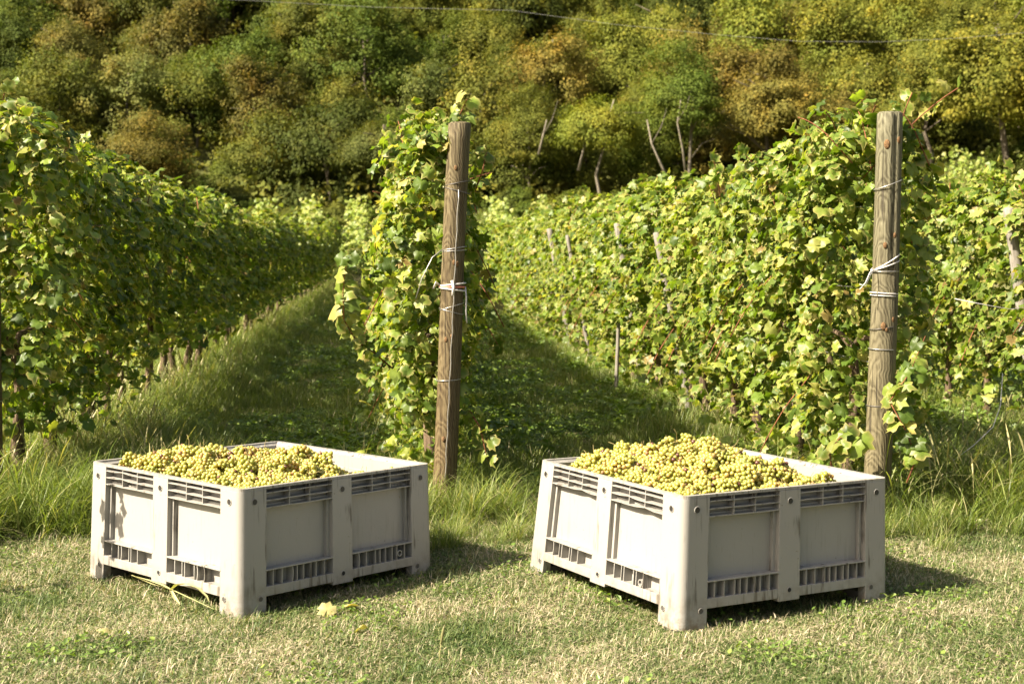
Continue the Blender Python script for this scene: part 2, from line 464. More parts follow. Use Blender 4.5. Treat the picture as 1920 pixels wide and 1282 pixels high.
# ------------------------------------------------------------------ leaves
def leaf_template(n, ring, seed, curl=.25, tooth=.12):
    r_ = np.random.default_rng(seed)
    th = np.linspace(-math.pi * .93, math.pi * .93, n)      # 0 = tip (+Y)
    lob = np.zeros(n)
    for c, a, w in ((0, 1.0, .42), (1.05, .86, .40), (-1.05, .86, .40), (2.1, .66, .42), (-2.1, .66, .42)):
        lob = np.maximum(lob, a * np.exp(-((th - c) / w) ** 2 * .55))
    r = .53 + .47 * lob
    r = r * (1 + tooth * np.where(np.arange(n) % 2 == 0, 1, -1) + r_.normal(0, .035, n))
    x = np.sin(th) * r * .62; y = np.cos(th) * r * .62
    ph = r_.uniform(0, 6.28, 3)
    def zf(x, y):
        rr = np.hypot(x, y)
        return -curl * rr ** 2 * 1.2 + .13 * np.abs(x) * (1 if seed % 2 else -1) + .10 * np.sin(x * 9 + ph[0]) * rr * 1.6 + .11 * np.sin(y * 8 + ph[1]) * rr + .05 * np.sin((x + y) * 15 + ph[2]) * rr
    V = [(0, 0, 0)]; rim = [0.]; vein = [1.]
    F = []
    ve = np.max([np.exp(-((th - c) / .13) ** 2) for c in (0, 1.05, -1.05, 2.1, -2.1)], axis=0)
    if ring:
        for k in range(n):
            V.append((x[k] * .55, y[k] * .55, zf(x[k] * .55, y[k] * .55))); rim.append(.55); vein.append(ve[k])
    o = len(V)
    for k in range(n):
        V.append((x[k], y[k], zf(x[k], y[k]))); rim.append(1.); vein.append(ve[k] * .6)
    T = []
    for k in range(n - 1):
        if ring:
            T += [(0, 1 + k + 1, 1 + k), (1 + k, 1 + k + 1, o + k + 1), (1 + k, o + k + 1, o + k)]
        else:
            T.append((0, o + k + 1, o + k))
    V = np.array(V); V[:, 1] += .0
    return V, np.array(T), np.array(rim), np.array(vein)

LEAF_NEAR = [leaf_template(17, True, s, c) for s, c in ((1, .2), (2, .35), (3, .5), (4, .1), (5, .7), (6, .3))]
LEAF_FAR = [leaf_template(13, False, s, c, .11) for s, c in ((11, .2), (12, .4), (13, .6))]
LEAF_FAR2 = [leaf_template(9, False, s, c, .1) for s, c in ((21, .2), (22, .5))]
LEAF_ME = [np_mesh('leaf', V, T, M['vine_leaf'], True, {'rim': r, 'vein': v}) for V, T, r, v in LEAF_NEAR]
YLEAF_ME = [np_mesh('leaf', V, T, M['yellow_leaf'], True, {'rim': r, 'vein': v}) for V, T, r, v in LEAF_NEAR]

def unit(a):
    return a / (np.linalg.norm(a, axis=-1, keepdims=True) + 1e-9)
def frames(nrm, tip):
    Z = unit(nrm); Y = unit(tip - Z * np.sum(tip * Z, -1, keepdims=True)); X = np.cross(Y, Z)
    return np.stack([X, Y, Z], -1)          # columns
def join_leaves(name, P, R, sc, temps, mat, g):
    Vs = []; Fs = []; rims = []; vs = []; off = 0
    ti = g.integers(0, len(temps), len(P))
    for k, (V, T, rm, ve) in enumerate(temps):
        s = np.where(ti == k)[0]
        if not len(s): continue
        W_ = np.einsum('nij,vj->nvi', R[s], V) * sc[s, None, None] + P[s, None, :]
        Vs.append(W_.reshape(-1, 3))
        Fs.append((T[None] + (np.arange(len(s)) * len(V))[:, None, None] + off).reshape(-1, 3))
        rims.append(np.tile(rm, len(s))); vs.append(np.tile(ve, len(s)))
        off += len(s) * len(V)
    return np_mesh(name, np.concatenate(Vs), np.concatenate(Fs), mat, False,
                   {'rim': np.concatenate(rims), 'vein': np.concatenate(vs)})

def vine_leaves(g, n, Lh=.55, zlo=.55, zhi=2.15, w=.33, size=.115, canes=5, sag=.12, sunlift=0., endcap=0.):
    """leaf positions of one vine: x along the row, y across it"""
    ph = g.uniform(0, 6.28, 8)
    def lump(x, z, s):
        return .11 * np.sin(x * 6.1 + ph[0] + s) * np.sin(z * 5.3 + ph[1] + 2 * s) + .07 * np.sin(x * 13 + ph[2] + z * 9 + s)
    n1 = int(n * .74)
    x = g.uniform(-Lh, Lh, n1); t = g.beta(1.15, 1.0, n1); z = zlo + (zhi - zlo) * t
    side = np.where(g.random(n1) < .5, -1., 1.)
    prof = np.interp(t, [0, .12, .45, .8, 1], [.45, .8, 1.0, .92, .58])
    depth = np.abs(g.exponential(.07, n1))
    y = side * np.maximum(w * prof + lump(x, z, side) - depth, 0)
    zl = zlo + sag * np.sin(x * 5 + ph[3]) + .1 * np.sin(x * 13 + ph[4])
    z = np.maximum(z, zl + g.uniform(-.06, .15, n1))
    if endcap:
        e_ = g.random(n1) < endcap
        x = np.where(e_, -Lh - .05 + np.abs(g.exponential(.08, n1)), x); y = np.where(e_, g.uniform(-1, 1, n1) * w * prof, y)
    if sunlift: z = np.where(y > 0, np.maximum(z, zlo + sunlift + g.uniform(-.1, .2, n1)), z)
    P1 = np.stack([x, y, z], 1)
    ex = np.where(e_, -.9, 0.) if endcap else 0.
    out1 = np.stack([ex + g.normal(0, .62, n1), side * (.9 if not endcap else np.where(e_, .2, .9)) + g.normal(0, .55, n1), .78 + g.normal(0, .6, n1)], 1)
    n2 = int(n * .16)
    x = g.uniform(-Lh, Lh, n2); y = g.normal(0, w * .42, n2)
    z = zhi + .10 * np.sin(x * 7 + ph[5]) + .06 * np.sin(x * 17 + ph[6]) - .5 * y ** 2 / w + g.normal(0, .05, n2)
    P2 = np.stack([x, y, z], 1); out2 = np.stack([g.normal(0, .5, n2), y * 2 + g.normal(0, .5, n2), np.full(n2, 1.)], 1)
    n3 = int(n * (.10 if zlo > .7 else .05))
    P3 = np.stack([g.uniform(-Lh, Lh, n3), g.normal(0, w * .6, n3), zlo - .28 * g.random(n3)], 1)
    Ps = [P1, P2, P3]; Os = [out1, out2, g.normal(0, 1, (n3, 3)) + np.array([0, 0, .5])]; Cs = []
    nc = max(1, n - n1 - n2 - n3)
    for k in range(canes):
        m = nc // canes + 1
        if k % 3 == 2:      # trailing side shoot
            b = np.array([g.uniform(-Lh, Lh), g.choice([-1, 1]) * w * .9, g.uniform(zlo + .3, zhi - .4)])
            d = np.array([g.normal(0, .12), np.sign(b[1]) * .22, -.28])
        else:
            b = np.array([g.uniform(-Lh, Lh), g.normal(0, w * .4), zhi - .08]); d = np.array([g.normal(0, .16), g.normal(0, .12), g.uniform(.22, .42)])
        tt = np.linspace(.1, 1, m)
        pts = b + d * tt[:, None] + np.stack([0 * tt, 0 * tt, -.1 * tt ** 2], 1)
        Cs.append(np.vstack([b[None] - d[None] * .5, pts]))
        Ps.append(pts + g.normal(0, .035, (m, 3))); Os.append(unit(g.normal(0, 1, (m, 3))) + np.array([0, 0, .6]))
    P = np.concatenate(Ps); O = np.concatenate(Os)
    m = len(P)
    tip = np.stack([g.normal(0, .8, m), O[:, 1] * .35 + g.normal(0, .5, m), -.6 + g.normal(0, .6, m)], 1)
    R = frames(O, tip)
    sc = size * g.uniform(.5, 1.35, m)
    return P, R, sc, Cs

def cane_mesh(Cs, r=.0045):
    mb = MB()
    for c in Cs: mb.tube([tuple(p) for p in c[::max(1, len(c) // 5)]] + [tuple(c[-1])], r, 5)
    return mb.mesh('cane', M['cane'], True)

def trunk_mesh(g, h=.95, r=.035):
    mb = MB()
    pts = []; rr = []
    ox = oy = 0
    for i in range(9):
        t = i / 8
        pts.append((ox, oy, -.05 + t * (h + .05))); rr.append(r * (1.25 - .45 * t) * (1 + .18 * g.normal()))
        ox += g.normal(0, .016); oy += g.normal(0, .014)
    mb.tube(pts, rr, 8)
    top = pts[-1]
    for s in (-1, 1):
        q = [top, (top[0] + s * .18, top[1] + .02, top[2] + .08), (top[0] + s * .5, top[1], top[2] + .1)]
        mb.tube(q, [r * .6, r * .5, r * .3], 6)
    return mb.mesh('trunk', M['vine_bark'], True)

ROWDIR = np.array([-.09, 1.0]); ROWDIR /= np.linalg.norm(ROWDIR)
ROT = math.atan2(ROWDIR[1], ROWDIR[0])
ROWS = {'left': (-3.19, 8.5), 'middle': (-.43, 8.55), 'right': (2.19, 8.35), 'far': (4.86, 8.5)}
NAME = {'left': 'row at the left edge', 'middle': 'middle row', 'right': 'row behind the right crate', 'far': 'row beyond the grey right post'}

# shared meshes for the distant vines
VAR = []
VAR_L = []; VARF_L = []
for k in range(12):
    g = np.random.default_rng(100 + k)
    low = k >= 7
    P, R, sc, Cs = vine_leaves(g, 1320, size=.087, canes=8, zhi=2.05 + .1 * g.random(), zlo=.86 if low else .5)
    (VAR_L if low else VAR).append((join_leaves('foliage', P, R, sc, LEAF_FAR, M['vine_leaf'], g), cane_mesh(Cs), trunk_mesh(g)))
VARF = []
for k in range(9):
    g = np.random.default_rng(200 + k)
    low = k >= 5
    P, R, sc, Cs = vine_leaves(g, 900, size=.104, canes=5, zhi=2.05 + .1 * g.random(), zlo=.86 if low else .5)
    (VARF_L if low else VARF).append((join_leaves('foliage', P, R, sc, LEAF_FAR2, M['vine_leaf'], g), trunk_mesh(g)))

def near_vine(name, loc, rotz, label, seed, n, nobj, group, zhi=2.15, w=.33, Lh=.56, zlo=.5, size=.081, canes=10, bias=(0, 0, 0), sunlift=0., endcap=0.):
    g = np.random.default_rng(seed)
    t = tag(empty('grapevine', loc, rotz), label, 'grapevine', group)
    P, R, sc, Cs = vine_leaves(g, n, Lh, zlo, zhi, w, size, canes, .12, sunlift, endcap)
    P = P + np.array(bias)
    Mw = Matrix.Translation(loc) @ Matrix.Rotation(rotz, 4, 'Z')
    A = np.array(Mw)
    PW = P @ A[:3, :3].T + A[:3, 3]
    # the leaves seen largest: those nearest the camera in each patch of the picture
    d = np.linalg.norm(PW - np.array(cam.location), axis=1)
    key = {}
    u = PW[:, 0] / PW[:, 1]; v = (PW[:, 2] - 1.645) / PW[:, 1]
    order = np.argsort(d)
    cell = .011
    chosen = []
    for pas in range(3):
        key = set()
        cs = set(chosen)
        for i in order:
            if i in cs: continue
            kk = (round(u[i] / cell), round(v[i] / cell))
            if kk not in key:
                key.add(kk); chosen.append(i)
        if len(chosen) >= nobj: break
    chosen = np.array(chosen[:nobj])
    rest = np.setdiff1d(np.arange(len(P)), chosen)
    if len(rest):
        tag(link('foliage', join_leaves('foliage', P[rest], R[rest], sc[rest], LEAF_NEAR, M['vine_leaf'], g), t), kind='stuff')
    for i in chosen:
        o = link('leaf', LEAF_ME[g.integers(0, len(LEAF_ME))], t)
        m4 = Matrix([[*(R[i, r_] * sc[i]), P[i, r_]] for r_ in range(3)] + [[0, 0, 0, 1]])
        o.matrix_basis = m4
    for c in Cs:
        link('cane', cane_mesh([c], .0038), t)
    link('trunk', trunk_mesh(g, 1.0, .04), t)
    return t

NEAR = {
    ('left', 0): ('leafy vine at the front of the left row, its trunk beside the post', 300, dict(zhi=2.45, w=.46, zlo=.74, endcap=.3)),
    ('left', 1): ('tall shaded vine second from the front of the left row', 260, dict(zhi=2.3, w=.36, zlo=.8)),
    ('left', 2): ('shaded vine third from the front of the left row', 200, dict(zhi=2.22, w=.36, zlo=.82)),
    ('middle', 0): ('vine at the near end of the middle row, hanging behind the brown post', 300, dict(zhi=2.35, w=.25, bias=(0, .06, 0), endcap=.2)),
    ('middle', 1): ('vine just behind the first one of the middle row', 120, dict(zhi=2.1, w=.28, bias=(0, .06, 0))),
    ('right', 0): ('sunlit vine at the near end of the right row, around the grey post', 300, dict(zhi=2.36, w=.42, zlo=.35, bias=(.10, 0, 0), endcap=.25)),
    ('right', 1): ('sunlit vine second from the grey post in the right row', 300, dict(zhi=2.18, w=.36)),
    ('right', 2): ('sunlit vine third from the grey post in the right row', 220, dict(zhi=2.12, w=.36)),
}
SP = .96
for rn, (x0, y0) in ROWS.items():
    for i in range(54):
        s = .55 + i * SP
        jx = random.uniform(-.04, .04)
        px = x0 + ROWDIR[0] * s + jx; py = y0 + ROWDIR[1] * s
        if rn == 'far' and i > 40: continue
        z = hz(px, py)
        grp = 'vines of the ' + NAME[rn]
        if (rn, i) in NEAR:
            lab, nobj, kw = NEAR[(rn, i)]
            near_vine('grapevine', (px, py, z), ROT, lab, 900 + i * 7 + len(rn), 1900, nobj, grp, **kw)
            continue
        flip = random.random() < .5
        ORD = {3: 'fourth', 4: 'fifth', 5: 'sixth', 6: 'seventh', 7: 'eighth', 8: 'ninth', 9: 'tenth', 10: 'eleventh', 11: 'twelfth', 12: 'thirteenth'}
        near_lab = None
        if i in ORD and rn in ('left', 'right'):
            near_lab = {'left': '%s vine of the shaded left row counted from its near end', 'right': '%s vine of the sunlit right row counted from the grey post'}[rn] % ORD[i]
        t = tag(empty('grapevine', (px, py, z), ROT + (math.pi if flip else 0)),
                near_lab or {'left': 'grapevine far along the shaded row on the left',
                 'middle': 'grapevine farther back in the middle row, mostly hidden behind its first vines',
                 'right': 'sunlit grapevine far along the row behind the right crate',
                 'far': 'sunlit grapevine in the row beyond the grey right post'}[rn], 'grapevine', grp)
        if not near_lab and rn != 'middle':
            lb = t['label']
            if i < 28: lb = lb.replace('far along', 'midway along') if 'far along' in lb else lb.replace('in the row', 'in the nearer half of the row')
            else: lb = lb.replace('in the row', 'at the far end of the row').replace('far along', 'at the distant end of')
            t['label'] = lb
            t['group'] = grp + (' about midway along' if i < 28 else ' at its far end')
        sz = random.uniform(.95, 1.06) * (1 + max(0, .12 - .015 * (i - 3)) if rn == 'left' else 1.0)
        t.scale = (1, random.uniform(.95, 1.15), sz)
        if s < 22:
            f, c, k = random.choice(VAR_L if rn == 'left' else VAR)
            tag(link('foliage', f, t), kind='stuff'); tag(link('cane', c, t), kind='stuff'); link('trunk', k, t)
        else:
            f, k = random.choice(VARF_L if rn == 'left' else VARF)
            tag(link('foliage', f, t), kind='stuff'); link('trunk', k, t)

# a leafy side shoot of the middle vine reaching out to the left, and the tuft above the brown post
def shoot(parent_loc, pts, nleaf, size, label, seed, r=.006, dry=False):
    g = np.random.default_rng(seed)
    t = tag(empty('vine_shoot', parent_loc), label, 'vine shoot')
    pts = np.array(pts, float) - np.array(parent_loc)
    mb = MB(); mb.tube([tuple(p) for p in pts], [r * (1 - .6 * i / (len(pts) - 1)) for i in range(len(pts))], 6)
    link('stem', mb.mesh('stem', M['cane'], True), t)
    seg = np.linspace(.15, 1, nleaf) * (len(pts) - 1)
    for k, s in enumerate(seg):
        i = min(int(s), len(pts) - 2); p = pts[i] + (pts[i + 1] - pts[i]) * (s - i)
        side = 1 if k % 2 else -1
        p2 = p + np.array([side * g.uniform(.02, .05), g.normal(0, .03), g.uniform(-.02, .03)])
        nrm = np.array([-.5 + side * .4 + g.normal(0, .3), -.7 + g.normal(0, .3), .5 + g.normal(0, .3)])
        tip = np.array([side * .8, -.1, -.6 + g.normal(0, .3)])
        Rm = frames(nrm[None], tip[None])[0]; sc = size * g.uniform(.7, 1.2)
        o = link('leaf', LEAF_ME[g.integers(0, 6)], t)
        o.matrix_basis = Matrix([[*(Rm[r_] * sc), p2[r_]] for r_ in range(3)] + [[0, 0, 0, 1]])
    return t
def at(px, py, d):
    """the point seen at photo pixel (px, py) at distance d along the view"""
    c, s = math.cos(math.radians(3.87)), math.sin(math.radians(3.87))
    x = (px - 960) / 2600; up = (641 - py) / 2600
    v = Vector((x, c + up * s, -s + up * c)); v *= d / v.y
    return Vector((v.x, v.y, v.z + 1.645))
shoot(tuple(at(735, 690, 8.9)), [at(735, 690, 8.9), at(700, 660, 8.8), at(668, 640, 8.75), at(645, 600, 8.7), at(643, 550, 8.7), at(648, 500, 8.7), at(655, 475, 8.7)], 22, .105,
      'long leafy shoot curling out to the left of the middle row', 5)
shoot(tuple(at(850, 300, 8.7)), [at(850, 300, 8.7), at(858, 250, 8.68), at(862, 215, 8.66), at(876, 186, 8.64)], 9, .09, 'upright shoot with dry tip above the brown post', 6)
shoot(tuple(at(890, 360, 8.75)), [at(890, 360, 8.75), at(905, 320, 8.72), at(912, 285, 8.7)], 7, .085, 'short dry-tipped shoot to the right of the brown post', 8)
shoot(tuple(at(880, 770, 8.6)), [at(880, 770, 8.6), at(900, 800, 8.55), at(908, 835, 8.5), at(915, 865, 8.5)], 6, .09, 'drooping shoot low on the right of the brown post', 9)
shoot(tuple(at(5, 300, 8.9)), [at(5, 300, 8.9), at(3, 230, 8.85), at(6, 185, 8.8), at(14, 150, 8.8)], 10, .10, 'tall shoot standing up at the top of the left row', 10)
shoot(tuple(at(1700, 905, 8.1)), [at(1700, 905, 8.1), at(1718, 860, 8.1), at(1700, 810, 8.1), at(1668, 752, 8.12), at(1705, 700, 8.2), at(1735, 630, 8.3)], 28, .105, 'large-leaved shoot climbing on the right side of the grey post', 11)
shoot(tuple(at(1560, 880, 8.0)), [at(1560, 880, 8.0), at(1555, 845, 8.0), at(1575, 820, 8.0), at(1610, 830, 8.05)], 9, .12, 'low leafy shoot behind the right crate', 12)
shoot((-2.72, 6.36, 0), [(-2.72, 6.36, 0), (-2.68, 6.38, .4), (-2.62, 6.42, .75), (-2.55, 6.45, 1.0)], 12, .09, 'slender vine sapling in the grass by the left crate', 13)

# ------------------------------------------------------------------ posts
def post_mesh(h, r, mat, seed, lean=(0, 0), crack=None, seg=28, chamfer=.012):
    g = np.random.default_rng(seed)
    V = []; F = []
    zs = [-.25] + list(np.linspace(0, h - chamfer, 24)) + [h]
    pa = g.uniform(0, 6.28, 4)
    for i, z in enumerate(zs):
        for k in range(seg):
            a = 2 * math.pi * k / seg
            rr = r * (1 - .05 * z / h) * (1 + .024 * math.sin(2 * a + pa[0] + z) + .016 * math.sin(5 * a + pa[1] + 3 * z) + .010 * math.sin(9 * a + 7 * z))
            if i == len(zs) - 1: rr -= chamfer
            if crack and z > crack[1] and k == crack[0]:
                rr -= .022
            V.append((rr * math.cos(a) + lean[0] * z / h + .006 * math.sin(z * 2 + pa[2]), rr * math.sin(a) + lean[1] * z / h, z))
    for i in range(len(zs) - 1):
        for k in range(seg):
            F.append((i * seg + k, i * seg + (k + 1) % seg, (i + 1) * seg + (k + 1) % seg, (i + 1) * seg + k))
    b = (len(zs) - 1) * seg
    V.append((lean[0], lean[1], h + .004)); c = len(V) - 1
    for k in range(seg): F.append((b + k, b + (k + 1) % seg, c))
    me = bpy.data.meshes.new('shaft'); me.from_pydata(V, [], F); me.materials.append(mat)
    me.polygons.foreach_set('use_smooth', [True] * len(me.polygons)); me.update()
    return me

def loop_pts(cx, cy, z, r, tilt=0, turns=1.0, pitch=0, a0=0, n=26):
    out = []
    m = int(n * turns)
    for i in range(m + 1):
        a = a0 + 2 * math.pi * turns * i / m
        out.append((cx + r * math.cos(a), cy + r * math.sin(a), z + tilt * math.cos(a) + pitch * i / m))
    return out
def wire_part(name, parent, pts, r, mat, n=5):
    mb = MB(); mb.tube(pts, r, n)
    return link(name, mb.mesh(name, mat, True), parent)

def knot(parent, r, ang, z, lean, h, s=.022):
    """an oval knot in the wood, slightly proud"""
    me = bpy.data.meshes.new('knot'); bm = bmesh.new()
    bmesh.ops.create_icosphere(bm, subdivisions=2, radius=1)
    for v in bm.verts: v.co = Vector((v.co.x * .007, v.co.y * s * .62, v.co.z * s))
    bm.to_mesh(me); bm.free(); me.materials.append(M['knot'])
    me.polygons.foreach_set('use_smooth', [True] * len(me.polygons))
    rr = r * (1 - .05 * z / h)
    return link('knot', me, parent, (rr * math.cos(ang) + lean[0] * z / h, rr * math.sin(ang) + lean[1] * z / h, z), (0, 0, ang))

# brown post in the middle
p = at(829, 962, 8.5); zb = hz(p.x, p.y)
bp = tag(empty('vineyard_post', (p.x, p.y, zb)), 'weathered brown wooden post bound with white twine at the end of the middle row', 'post', 'end posts of the vine rows')
BL = (.118, 0.02); BH = 2.40; BR = .074
link('shaft', post_mesh(BH, BR, M['post_brown'], 1, BL), bp)
def bpx(z): return BL[0] * z / BH
def bpy_(z): return BL[1] * z / BH
for z, tl, mt, rad in ((2.03, .015, 'dark_wire', .0028), (1.985, -.02, 'dark_wire', .0028), (1.635, .012, 'wire', .003), (1.62, .005, 'wire', .003),
                       (1.28, .022, 'wire', .0022), (1.25, -.02, 'wire', .0022), (.83, .004, 'wire', .0028)):
    wire_part('wire_tie', bp, loop_pts(bpx(z), bpy_(z), z, BR * .985 + rad, tl), rad, M[mt])
for k, (z, tl) in enumerate(((1.415, .008), (1.40, .0), (1.385, -.01))):
    wire_part('twine', bp, loop_pts(bpx(z), bpy_(z), z, BR + .004, tl), .006, M['twine'] if k != 1 else M['red_twine'], 6)
z = 1.4
wire_part('twine', bp, [(bpx(z) + .078, -.01, 1.4), (bpx(z) + .085, -.03, 1.33), (bpx(z) + .082, -.035, 1.25), (bpx(z) + .088, -.03, 1.18)], .005, M['twine'], 6)
wire_part('twine', bp, [(bpx(z) - .078, -.01, 1.41), (bpx(z) - .1, -.03, 1.43), (bpx(z) - .115, -.035, 1.39)], .006, M['twine'], 6)
wire_part('twine', bp, [(bpx(z) + .0, -.082, 1.44), (bpx(z) + .01, -.09, 1.4), (bpx(z) + .005, -.088, 1.35)], .009, M['twine'], 6)
st = []
for i in range(30):
    z = 1.99 - i * (1.99 - .2) / 29
    st.append((bpx(z) + .012 + .003 * math.sin(i * 1.9), bpy_(z) - BR - .006, z))
wire_part('stay_wire', bp, st, .0035, M['wire'])
wire_part('loose_wire', bp, [(bpx(1.63) - .07, -.03, 1.63), (bpx(1.6) - .13, -.06, 1.58), (bpx(1.5) - .19, -.07, 1.45), (bpx(1.4) - .22, -.07, 1.33)], .003, M['wire'])
for a, z in ((-1.75, 2.12), (-1.5, 1.55), (-1.2, 1.54), (-1.9, 1.08), (-1.4, 1.1), (-1.7, .47)):
    knot(bp, BR, a, z, BL, BH, .018)

# grey post on the right
p = at(1643, 978, 8.3); zb = hz(p.x, p.y)
gp = tag(empty('vineyard_post', (p.x, p.y, zb)), 'grey wooden post with a long crack and orange knots behind the right crate', 'post', 'end posts of the vine rows')
GL = (.045, 0.02); GH = 2.45; GR = .079
link('shaft', post_mesh(GH, GR, M['post_grey'], 2, GL, crack=(22, 1.55)), gp)
def gx(z): return GL[0] * z / GH
for z, tl, mt, rad in ((2.02, .03, 'wire', .003), (1.56, .05, 'twine', .004), (1.54, .03, 'twine', .004), (1.505, .0, 'wire', .003), (1.375, -.005, 'twine', .0035),
                       (1.36, -.004, 'twine', .003), (1.17, .012, 'dark_wire', .0025), (1.04, -.003, 'wire', .003), (.70, .0, 'dark_wire', .0028)):
    wire_part('wire_tie', gp, loop_pts(gx(z), 0.01, z, GR * .985 + rad, tl), rad, M[mt])
for q in range(2):
    wire_part('twine', gp, [(gx(1.5) - .075, -.04, 1.52), (gx(1.5) - .11, -.07, 1.50 - .02 * q), (gx(1.5) - .14, -.09, 1.44 - .02 * q), (gx(1.4) - .175, -.1, 1.40 + .03 * q)], .003, M['twine'], 6)
for a, z, s in ((-2.0, 2.255, .030), (-1.02, 2.28, .022), (-1.88, 1.66, .02), (-1.1, 1.72, .018), (-1.8, 1.18, .026), (-1.55, 1.16, .015), (-1.0, 1.22, .02)):
    knot(gp, GR, a, z, GL, GH, s)

# post at the left edge of the picture
p = at(-14, 968, 8.45)
lp = tag(empty('vineyard_post', (p.x, p.y, hz(p.x, p.y))), 'brown wooden post just showing at the left picture edge', 'post', 'end posts of the vine rows')
link('shaft', post_mesh(2.35, .07, M['post_brown'], 3, (.0, .02)), lp)
for z in (.7, 1.35, 1.9):
    wire_part('wire_tie', lp, loop_pts(0, .01, z, .072, .01), .003, M['wire'])

# smaller posts standing in the rows
for k, (px, py, d, rr, lab) in enumerate((
        (1231, 436, 13.2, .035, 'slim pale post among the leaves of the right row, nearest of the four there'),
        (1156, 419, 15.5, .042, 'pale post with flat top in the right row, second nearest of the four there'),
        (1064, 441, 19.7, .03, 'thin pale stake in the right row beside the farthest post'),
        (1031, 429, 21.8, .05, 'pale wooden post top farthest along the right row'),
        (1888, 390, 11.8, .05, 'split grey post leaning in the leaves at the right picture edge'))):
    tp = at(px, py, d)
    z0 = hz(tp.x, tp.y)
    o = tag(empty('row_post', (tp.x + .34, tp.y, z0)), lab, 'post', 'posts inside the vine rows')
    link('shaft', post_mesh(tp.z - z0, rr, M['old_post'], 20 + k, (-.34, -.02), seg=12), o)
    wire_part('wire_tie', o, loop_pts(0, 0, (tp.z - z0) * .8, rr * 1.03, .004), .003, M['wire'])
q = at(1155, 690, 15.0)
tag(link('vine_stake', post_mesh(.85, .022, M['old_post'], 40, (.02, 0), seg=8, chamfer=.003), None, (q.x, q.y, hz(q.x, q.y))),
    'thin wooden stake standing at the foot of the right row', 'stake')

# trellis wires along the rows
for rn, (x0, y0) in ROWS.items():
    for z, nm in ((.95, 'lowest'), (1.4, 'middle'), (1.9, 'top')):
        a = Vector((x0, y0, z)); b = Vector((x0 + ROWDIR[0] * 50, y0 + ROWDIR[1] * 50, z + .1))
        mb = MB(); mb.tube([a, (a + b) / 2 - Vector((0, 0, .03)), b], .0022, 4)
        tag(link('trellis_wire', mb.mesh('trellis_wire', M['wire'])), nm + ' trellis wire strung through the vines of the ' + NAME[rn], 'wire')

# ------------------------------------------------------------------ harvest crates
Q, PL, H = 1.18, 1.22, .58
def taper(co):
    k = 1 + .024 * (1 - co.z / H)
    return Vector(((co.x - Q / 2) * k + Q / 2, (co.y - PL / 2) * k + PL / 2, co.z))
CORNER = .145; MID = .12; REC = .045; TH = .014
ZG = (.548, .515, .482); ZS = .205; ZB = .128; ZF = .085; RIM = .012

